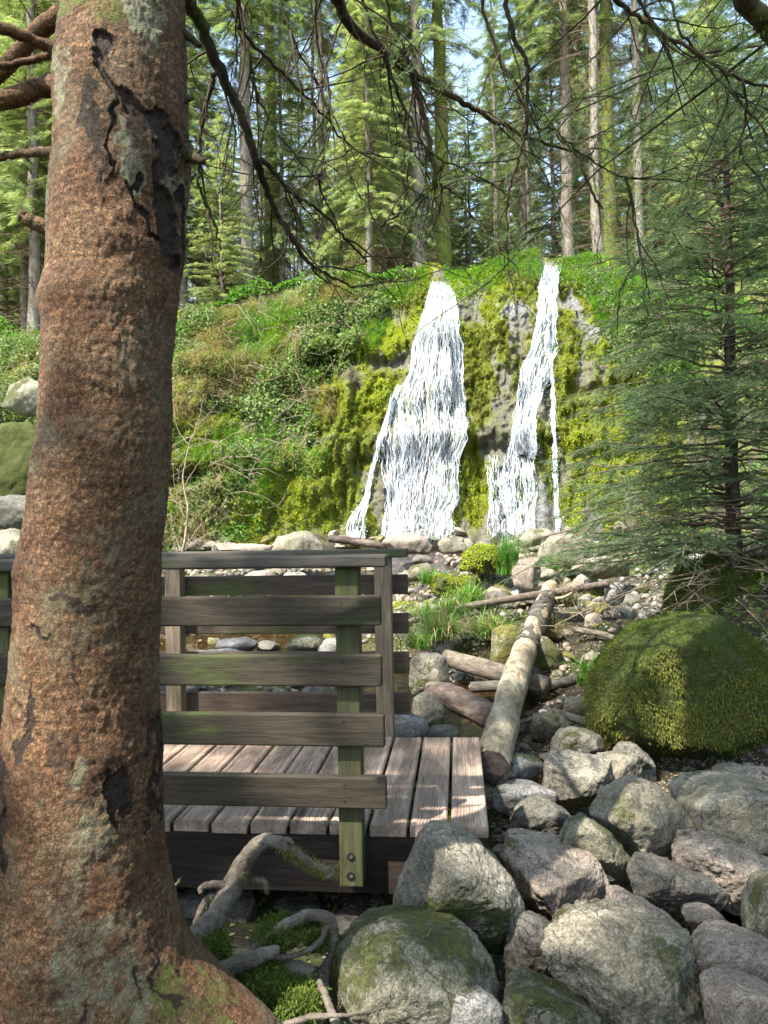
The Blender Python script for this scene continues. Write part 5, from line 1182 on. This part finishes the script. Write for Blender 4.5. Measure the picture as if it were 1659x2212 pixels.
# a spruce leaning its limbs over the stream from above the near trunk: limbs of the near spruce
def limb(parent, org, pts, rads, y0, y1, seed, moss=0, twigs=10, tl=.5, leaf=0.0, out=None):
    n = len(pts); P3 = [P(u, v, y0 + (y1 - y0) * i / (n - 1)) for i, (u, v) in enumerate(pts)]
    rr = [rads[0] + (rads[1] - rads[0]) * i / (n - 1) for i in range(n)]
    o = part_tube('limb', parent, org, P3, rr, M_hang, 9, .12, 30, 7, seed, moss, M_mossblade, .006)
    pth, _ = smooth_path([p - Vector(org) for p in P3], rr, 7); r = np.random.default_rng(seed); wa = Acc(); la = Acc(); lp, ld = [], []
    for q in range(int(twigs * .65)):
        i = r.integers(1, len(pth) - 1); T = pth[i] - pth[i - 1]; T /= np.linalg.norm(T); d = T * .7 + r.normal(0, .55, 3) * [1, .7, .8] + [0, 0, -.25]; d /= np.linalg.norm(d)
        L = tl * r.uniform(.4, 1.2); m = 9; st = [pth[i]]
        for w_ in range(m): d = d + r.normal(0, .16, 3) + [0, 0, -.05]; d /= np.linalg.norm(d); st.append(st[-1] + d * L / m)
        st = np.array(st); tube(wa, st, np.linspace(.0045, .0013, m + 1), 5, cap=False)
        for z in range(5):
            j = r.integers(1, m); d2 = d + r.normal(0, .8, 3); d2 /= np.linalg.norm(d2); L2 = L * r.uniform(.15, .5); s2 = [st[j]]
            for w_ in range(5): d2 = d2 + r.normal(0, .2, 3); d2 /= np.linalg.norm(d2); s2.append(s2[-1] + d2 * L2 / 5)
            s2 = np.array(s2); tube(wa, s2, np.linspace(.0024, .0008, 6), 3, cap=False)
            if r.random() < leaf:
                for e in range(3): lp.append(s2[e + 1]); ld.append(d2 + r.normal(0, .4, 3))
    if twigs: link('twigs', wa.mesh('twigs', False), M_hang, o)
    if lp:
        lp, ld = np.array(lp), np.array(ld); scatter(la, TW2[0], TW2[1], lp, frames(ld, None, r.uniform(0, 6, len(lp))), r.uniform(.06, .12, len(lp))); link('needles', la.mesh('needles', False), M_needle_nr, o)
    return o
NB = [
 ([(385,-60),(405,0),(440,70),(480,160),(530,270),(560,370),(575,410),(610,480),(660,560),(705,592),(765,622)], (.022,.004), 2.0, 3.0, 600, 16, .5, .1),
 ([(568,345),(600,380),(640,425),(700,462),(745,515),(792,565)], (.009,.004), 2.45, 3.1, 300, 8, .4, .1),
 ([(500,-40),(517,0),(520,60),(560,110),(640,185),(700,250),(760,320),(850,342)], (.009,.003), 2.2, 3.2, 100, 14, .5, .2),
 ([(470,150),(445,220),(432,320),(430,400),(455,460),(478,540)], (.008,.003), 2.2, 2.4, 200, 8, .35, 0),
 ([(680,-20),(686,90),(712,200),(700,330),(690,480)], (.006,.002), 2.6, 2.9, 0, 10, .5, .1),
 ([(600,-20),(640,100),(690,190),(740,290),(800,400)], (.005,.002), 2.8, 3.0, 0, 10, .5, .1),
 ([(540,120),(560,220),(640,340),(700,400)], (.005,.002), 2.5, 2.8, 0, 8, .4, .1),
]
for i, (pts, rads, y0, y1, ms, tw, tl, lf) in enumerate(NB): limb(near, tbase, pts, rads, y0, y1, 600 + i, ms, tw, tl, lf)
OB = [
 ([(700,-60),(728,0),(762,60),(830,110),(870,145),(930,182),(1000,222),(1080,268),(1150,300),(1250,332)], (.024,.006), 2.6, 3.6, 1100, 18, .6, .25),
 ([(885,150),(905,210),(925,300),(938,395),(900,432),(850,470),(820,490)], (.014,.004), 2.9, 3.2, 200, 12, .5, .2),
 ([(938,395),(985,418),(1012,455),(1024,480)], (.008,.003), 3.05, 3.1, 0, 6, .35, 0),
 ([(1085,-40),(1092,0),(1110,80),(1138,135),(1140,200),(1135,280),(1118,350),(1098,420),(1096,500)], (.012,.004), 3.0, 3.4, 100, 14, .55, .3),
 ([(1040,-40),(1055,60),(1150,260),(1190,275),(1240,320),(1300,360),(1350,382),(1480,392)], (.008,.003), 3.2, 3.8, 50, 16, .55, .5),
 ([(1350,380),(1368,460),(1385,560),(1405,645)], (.006,.002), 3.5, 3.6, 0, 8, .5, .6),
 ([(1245,332),(1272,395),(1300,452)], (.008,.006), 3.6, 3.6, 0, 4, .3, .2),
 ([(1310,-20),(1330,0),(1400,52),(1500,112),(1600,172),(1700,190)], (.011,.006), 3.0, 3.4, 100, 14, .6, .5),
 ([(1370,-10),(1420,60),(1445,120),(1480,250)], (.007,.003), 3.0, 3.2, 0, 8, .5, .4),
 ([(1440,-20),(1465,60),(1510,120),(1560,180),(1610,210)], (.007,.003), 3.2, 3.4, 0, 8, .5, .5),
 ([(1605,175),(1612,240),(1600,330),(1640,380)], (.006,.003), 3.3, 3.5, 0, 8, .5, .5),
 ([(780,-20),(800,50),(835,140),(868,220),(885,320),(875,440),(866,600)], (.007,.002), 2.8, 3.3, 50, 12, .5, .15),
 ([(830,-20),(850,60),(900,160),(930,190)], (.006,.003), 2.8, 3.0, 0, 6, .4, .1),
 ([(830,110),(860,200),(930,330),(1000,362),(1070,402),(1096,420)], (.006,.003), 2.8, 3.3, 100, 12, .45, .2),
 ([(1575,-60),(1610,0),(1665,70),(1720,150)], (.032,.03), 2.2, 2.4, 1200, 2, .3, .2),
]
for i, (pts, rads, y0, y1, ms, tw, tl, lf) in enumerate(OB): limb(ovh, ob, pts, rads, y0, y1, 700 + i, ms, tw, tl, lf)

# ------------------------------------------------------------------ plants
def blade(acc, base, az, L, w_, lean, r):
    n = 5; t = np.linspace(0, 1, n); d = np.array([math.cos(az), math.sin(az), 0]); s = np.array([-d[1], d[0], 0])
    p = np.array(base)[None] + d[None] * (lean * L * t ** 1.6)[:, None] + np.array([0, 0, 1])[None] * (L * (t - lean * .55 * t ** 2.4))[:, None]
    wv = w_ * (1 - t ** 1.8)[:, None]; V = np.stack([p - s * wv, p + s * wv], 1).reshape(-1, 3)
    i = np.arange(n - 1)[:, None] * 2; acc.add(V, [np.stack([i, i + 1, i + 3, i + 2], -1).reshape(-1, 4)])
def tuft(label, u, v, y, n, L, lean, mat, seed, spread=.06, name='grass_tuft', cat='grass tuft', dry=0.25, width=.0055):
    r = np.random.default_rng(seed); h = hit(u, v); base = P(u, v, y)
    a = Acc(); b = Acc()
    for i in range(n):
        az = r.uniform(0, 6.28); off = r.normal(0, spread, 2)
        (blade)(b if r.random() < dry else a, (off[0], off[1], 0), az, L * r.uniform(.5, 1.15), width * r.uniform(.7, 1.3), lean * r.uniform(.3, 1.6), r)
    o = link(name, a.mesh(name, False), mat, None, base); tag(o, label, cat, 'grass tufts by the stream')
    if b.n: link('dry_blades', b.mesh('dry_blades', False), M_straw, o)
    return o
TU = [(1100,1240,9.2,170,.52,.35,'tall upright bright grass tuft beside the tilted slab',.0),(1015,1310,8.0,150,.34,.9,'wide arching grass tuft above the thin pole',.15),(955,1380,7.0,190,.38,1.0,'drooping sedge tuft below the thin pole beside the railing',.45),
      (930,1262,8.8,90,.25,.8,'small grass tuft left of the moss hummock',.1),(975,1330,7.6,120,.28,.9,'grass tuft behind the thin pole left of centre',.2),(920,1345,7.4,90,.28,.8,'grass tuft at the left end of the thin pole',.2),(1060,1375,7.2,130,.33,1.0,'sedge tuft drooping left of the yellow mossy block',.4),
      (1215,1310,8.3,150,.35,1.0,'dry straw tuft hanging right of the big log',.85),(1180,1375,7.4,70,.3,1.0,'dry grass clump beside the big log',.8),(1285,1480,6.1,90,.3,.7,'green grass tuft left of the great moss dome',.15),(1065,1225,9.5,80,.3,.6,'grass tuft behind the moss hummock',.1),
      (1190,1235,10.0,80,.3,.5,'fine grass tuft beside the largest smooth boulder',.1),(900,1400,6.6,60,.24,.8,'small grass tuft beside the far railing end',.3)]
for i, (u, v, y, n, L, ln_, lab, dry) in enumerate(TU): tuft(lab, u, v, y, int(n * 2.3), L * 1.1, ln_, M_grass, 900 + i, dry=dry)

# ivy, brambles and grass over the bank: uncountable
def cliff_pts(n, xa, xb, ta, tb, keep=None):
    X = rng.uniform(xa, xb, n); T = rng.uniform(ta, tb, n); x, y, z = cliff_pt(X, T); x2, y2, z2 = cliff_pt(X, T + .004); x3, y3, z3 = cliff_pt(X + .02, T)
    a_ = np.stack([x3 - x, y3 - y, z3 - z], 1); b_ = np.stack([x2 - x, y2 - y, z2 - z], 1); nn = np.cross(a_, b_); nn /= np.linalg.norm(nn, axis=1, keepdims=True)
    p = np.stack([x, y, z], 1)
    if keep is not None: kk = keep(p, T) > rng.random(n); p, nn, T = p[kk], nn[kk], T[kk]
    return p, nn
def edge_x(z): return wx(880) - (8.3 - z) * .50 - .25 * np.sin(z * 1.3)      # the bank's right limit against the bare rock
def on_bank(p, T): return (p[:, 0] < edge_x(p[:, 2]) + .35 * vnoise(p[:, 0] * 2, p[:, 2] * 2, 0, 5)) * 1.0
lt = np.array([[0, 0, 0], [.45, .32, .05], [1, 0, -.08], [.45, -.32, .05]]); lf_ = np.array([[0, 1, 2, 3]])
def leaves(name, p, nn, size, mat, lift, label, seed):
    r = np.random.default_rng(seed); n = len(p); a = Acc()
    d = r.normal(0, 1, (n, 3)); d[:, 2] -= .4; d[:, 1] -= .4
    cl_ = np.clip(.25 + 1.3 * fbm(p[:, 0] * 1.7, p[:, 1] * 1.7, p[:, 2] * 1.7, seed + 400, 3), .05, 2)[:, None]; scatter(a, lt, lf_, p + nn * (r.random((n, 1)) ** 1.3 * lift * 1.2 * cl_), frames(d, nn * .9 + np.array([0, -.2, .6]) + r.normal(0, .45, (n, 3))), r.uniform(.6, 1.4, n) * size)
    return tag(link(name, a.mesh(name, False), mat), label, None, None, 'stuff')
p, nn = cliff_pts(330000, -12, 1, .02, 1.0, lambda p, T: on_bank(p, T) * np.clip(.62 + .9 * fbm(p[:, 0] * .8, p[:, 2] * .8, 0, 61, 3) - 1.6 * moss_at(p[:, 0], p[:, 2]) - .4 * (vnoise(p[:, 0] * 3, p[:, 2] * 4, 0, 99) > .1), 0.0, 1))
leaves('ivy', p, nn, .085, M_ivy, .42, 'dark ivy and bramble leaves covering the bank left of the waterfall', 1)
p, nn = cliff_pts(90000, -12, 1.2, .0, 1.0, lambda p, T: on_bank(p - [.4, 0, 0], T) * np.clip(.2 + 1.2 * fbm(p[:, 0] * .9 + 7, p[:, 2] * .9, 0, 62, 3), 0, 1))
leaves('undergrowth', p, nn, .07, M_grass, .3, 'bright green low leaves on the bank left of the waterfall', 2)
# fern and grass tops along the cliff edge
X = rng.uniform(-12, 12, 34000); Y = yt(X) + rng.uniform(-.1, 1, 34000) ** 3 * 9; Zh = hill(X, Y)
kk = fbm(X * .6, Y * .6, 0, 63, 3) > -.25; pp = np.stack([X, Y, Zh], 1)[kk]
leaves('undergrowth', pp, np.tile([0, 0, 1.0], (len(pp), 1)), .10, M_grass, .35, 'green undergrowth along the top edge above the rock face', 3)
def blades_mass(name, p, L, w_, lean, mat, label, seed):
    r = np.random.default_rng(seed); n = len(p); t = np.linspace(0, 1, 4); az = r.uniform(0, 6.28, n); az = np.where(r.random(n) < .6, r.normal(-1.57, .8, n), az)
    Ln = L * r.uniform(.5, 1.3, n); le = lean * r.uniform(.4, 1.5, n); d = np.stack([np.cos(az), np.sin(az), 0 * az], 1); s = np.stack([-d[:, 1], d[:, 0], 0 * az], 1)
    c_ = p[:, None] + d[:, None] * (le[:, None] * Ln[:, None] * t ** 1.5)[..., None] + np.array([0, 0, 1.0]) * (Ln[:, None] * (t - le[:, None] * .8 * t ** 2))[..., None]
    wv = w_ * (1 - t ** 1.6); V = np.stack([c_ - s[:, None] * wv[None, :, None], c_ + s[:, None] * wv[None, :, None]], 2).reshape(-1, 3)
    b_ = (np.arange(n) * 8)[:, None, None]; i = (np.arange(3) * 2)[None, :, None]; f = (b_ + i + np.array([0, 1, 3, 2])[None, None]).reshape(-1, 4)
    a = Acc(); a.add(V, [f]); return tag(link(name, a.mesh(name, False), mat), label, None, None, 'stuff')
p, nn = cliff_pts(60000, -8, 1.3, .0, 1.0, lambda p, T: on_bank(p - [.5, 0, 0], T) * np.clip(.05 + 1.3 * fbm(p[:, 0] * 1.1 + 3, p[:, 2] * 1.1, 0, 64, 3), 0, 1) * 1.0)
blades_mass('grass', p, .30, .008, .8, M_grass, 'light green grass growing on the bank left of the waterfall', 4)
p, nn = cliff_pts(110000, -9, 1.0, .05, 1.0, lambda p, T: on_bank(p, T) * np.clip(-.3 + .45 * (p[:, 0] < -3.4) + 1.1 * fbm(p[:, 0] * .9 + 13, p[:, 2] * .9, 0, 65, 3), 0, 1))
blades_mass('dry_grass', p, .36, .006, 1.3, M_straw, 'dry straw-coloured grass hanging down the leafy bank', 5)
p, nn = cliff_pts(40000, 4.6, 9, .3, 1.0, lambda p, T: np.clip(.3 + fbm(p[:, 0], p[:, 2], 0, 66, 3), 0, 1) * ((p[:, 0] > wx(1290) + (8.5 - p[:, 2]) * .1)))
blades_mass('grass', p, .28, .008, .7, M_grass, 'bright green grass right of the narrow waterfall', 6)
p, nn = cliff_pts(120000, 5.2, 12, .0, 1.0, lambda p, T: np.clip(.35 + fbm(p[:, 0] * .9, p[:, 2] * .9, 0, 67, 3), 0, 1) * (p[:, 0] > wx(1310) + (7 - p[:, 2]) * .25 + .5 * vnoise(p[:, 0] * 2, p[:, 2] * 2, 0, 6)))
leaves('undergrowth', p, nn, .075, M_ivy, .3, 'leafy undergrowth on the bank behind the young fir', 21)
def ground_pts(n, x0, x1, y0, y1, keep):
    X = rng.uniform(x0, x1, n); Y = rng.uniform(y0, y1, n); kk = keep(X, Y) > rng.random(n); X, Y = X[kk], Y[kk]
    return np.stack([X, Y, gz(X, Y)], 1), np.tile([-.3, -.3, 1.0], (len(X), 1))
rgt = lambda X, Y: (X > 2.35 + np.maximum(Y - 5.5, 0) * .30 - .1 + .4 * vnoise(X * 1.5, Y * 1.5, 0, 7)) * (Y < yb(X))
p, nn = ground_pts(90000, 1.8, 11, 3.6, 16.5, lambda X, Y: rgt(X, Y) * np.clip(.3 + fbm(X, Y, 0, 68, 3), .03, 1))
leaves('undergrowth', p, nn, .045, M_grass, .14, 'low green plants and moss on the right bank', 22)
p, nn = ground_pts(60000, 1.8, 11, 3.6, 16.5, lambda X, Y: rgt(X, Y) * np.clip(.3 + fbm(X + 9, Y, 0, 69, 3), .03, 1))
leaves('ground_moss', p, nn, .03, M_mossblade, .05, 'yellow moss on the ground of the right bank', 23)
p, nn = ground_pts(60000, -12, -2.8, 5, 15, lambda X, Y: (X < -3.2 - (Y - 5) * .28) * (Y < yb(X)) * np.clip(.3 + fbm(X + 9, Y, 0, 70, 3), .03, 1))
leaves('undergrowth', p, nn, .06, M_grass, .2, 'green plants on the left bank behind the near tree', 24)
p, nn = ground_pts(90000, -.5, 3.2, 6.8, 13, lambda X, Y: (chan(X, Y) < .35) * np.clip(-.25 + 1.3 * fbm(X * 1.3 + 4, Y * 1.3, 0, 71, 3), 0, 1))
leaves('ground_moss', p, nn, .028, M_mosscliff, .05, 'yellow-green moss carpeting the ground between the mid-stream stones', 25)
# moss fuzz on the rock face
p, nn = cliff_pts(330000, -6, 7.5, .0, 1.0, lambda p, T: (.6 * moss_at(p[:, 0], p[:, 2]) + .42 * fbm(p[:, 0] * 2.5, p[:, 2] * .9, 0, 51, 4) + .2 * vnoise(p[:, 0] * 11, p[:, 2] * 7, 0, 53) > .12) * 1.0)
r = np.random.default_rng(9); n = len(p); a = Acc(); d = nn + r.normal(0, .5, (n, 3)); d[:, 2] -= .4
scatter(a, np.array([[0, -.3, 0], [0, .3, 0], [1, 0, -.1]]), np.array([[0, 1, 2]]), p - nn * .01, frames(d), r.uniform(.5, 1.4, n) * .055)
tag(link('moss', a.mesh('moss', False), M_mosscliff), 'bright yellow-green moss on the wet rock face beside the waterfalls', None, None, 'stuff')
p, nn = cliff_pts(22000, -1, 6.5, .86, 1.0, lambda p, T: np.clip((T - .86) / .1 + .5 * fbm(p[:, 0] * 2, p[:, 2] * 2, 0, 77, 3), 0, 1) * (np.abs(p[:, 0] - wx(948, 20)) > .25) * (np.abs(p[:, 0] - wx(1192, 20)) > .25))
blades_mass('grass', p[::2], .24, .009, .9, M_grass, 'grass hanging over the top edge of the rock face', 31)
leaves('undergrowth', p[1::2], nn[1::2], .06, M_mosscliff, .15, 'moss and small leaves over the top edge of the rock face', 32)
# bramble stems
a = Acc(); r = np.random.default_rng(12)
p, nn = cliff_pts(1500, -9, .6, .1, 1.0, on_bank)
for q in range(min(450, len(p))):
    d = r.normal(0, 1, 3) * [1, .3, .7]; d /= np.linalg.norm(d); L = r.uniform(.3, 1.3); s = np.linspace(0, 1, 6); off = np.sin(s * np.pi) * .18
    pt = p[q] + np.outer(s * L - L / 2, d) + nn[q] * (.1 + off)[:, None] + np.cumsum(r.normal(0, .03, (6, 3)), 0); tube(a, pt, np.full(6, r.uniform(.004, .009)), 4, cap=False)
tag(link('bramble_stems', a.mesh('bramble_stems', False), M_stem), 'bare bramble stems tangled over the leafy bank', None, None, 'stuff')
# leaf litter and twigs on the ground
ps = []
for q in range(5200):
    h = hit(rnd.uniform(0, 1700), rnd.uniform(1150, 2212) if q % 2 else rnd.uniform(1150, 1500), (BG,))
    if h: ps.append((*h[0], h[0].y))
ps = np.array(ps); ps = ps[chan(ps[:, 0], ps[:, 1]) < .5]; n = len(ps); a = Acc()
scatter(a, lt, lf_, ps[:, :3] + [0, 0, .01], frames(rng.normal(0, 1, (n, 3)) * [1, 1, .25]), rng.uniform(.3, 1, n) * .008 * ps[:, 3] ** .8 + .012)
tag(link('leaf_litter', a.mesh('leaf_litter', False), M_straw), 'dry leaf litter and needles between the stones', None, None, 'stuff')
ps2 = ps[rng.random(n) < .5]; a = Acc(); ps2 = ps2[vnoise(ps2[:, 0] * 1.2, ps2[:, 1] * 1.2, 0, 8) > -.1]
pm = ps2[:, :3].repeat(7, 0) + rng.normal(0, .07, (len(ps2) * 7, 3)) * [1, 1, 0]; pm[:, 2] = gz(pm[:, 0], pm[:, 1])
blades_mass('grass', pm, .09, .004, .6, M_mossgreen, 'short green moss and grass on the ground between the stones', 10)
# bare sapling left of centre
sb = P(395, 1190, 10.5); sap = Acc()
for pts, rad in [([(395,1195),(405,1100),(395,1030),(410,960),(425,920),(440,850)], (.016,.003)), ([(410,960),(385,930),(372,860)], (.006,.002)), ([(425,920),(455,890),(470,870)], (.005,.002)), ([(398,1050),(430,1000),(470,960)], (.006,.002)), ([(395,1190),(430,1140),(470,1110)], (.008,.002)), ([(395,1190),(440,1160),(480,1140)], (.007,.002)), ([(400,1120),(380,1060),(372,1000)], (.006,.002)), ([(395,1195),(375,1150),(368,1110)], (.008,.002))]:
    n = len(pts); pp_, rr = smooth_path([P(u, v, 10.5 + .1 * i) - sb for i, (u, v) in enumerate(pts)], list(np.linspace(rad[0], rad[1], n)), 6, .01, n); tube(sap, pp_, rr, 6)
tag(link('bare_sapling', sap.mesh('bare_sapling'), M_stem, None, sb), 'leafless sapling with thin crooked stems behind the handrail', 'sapling')
print('stones', cnt, 'objects', len(bpy.data.objects))
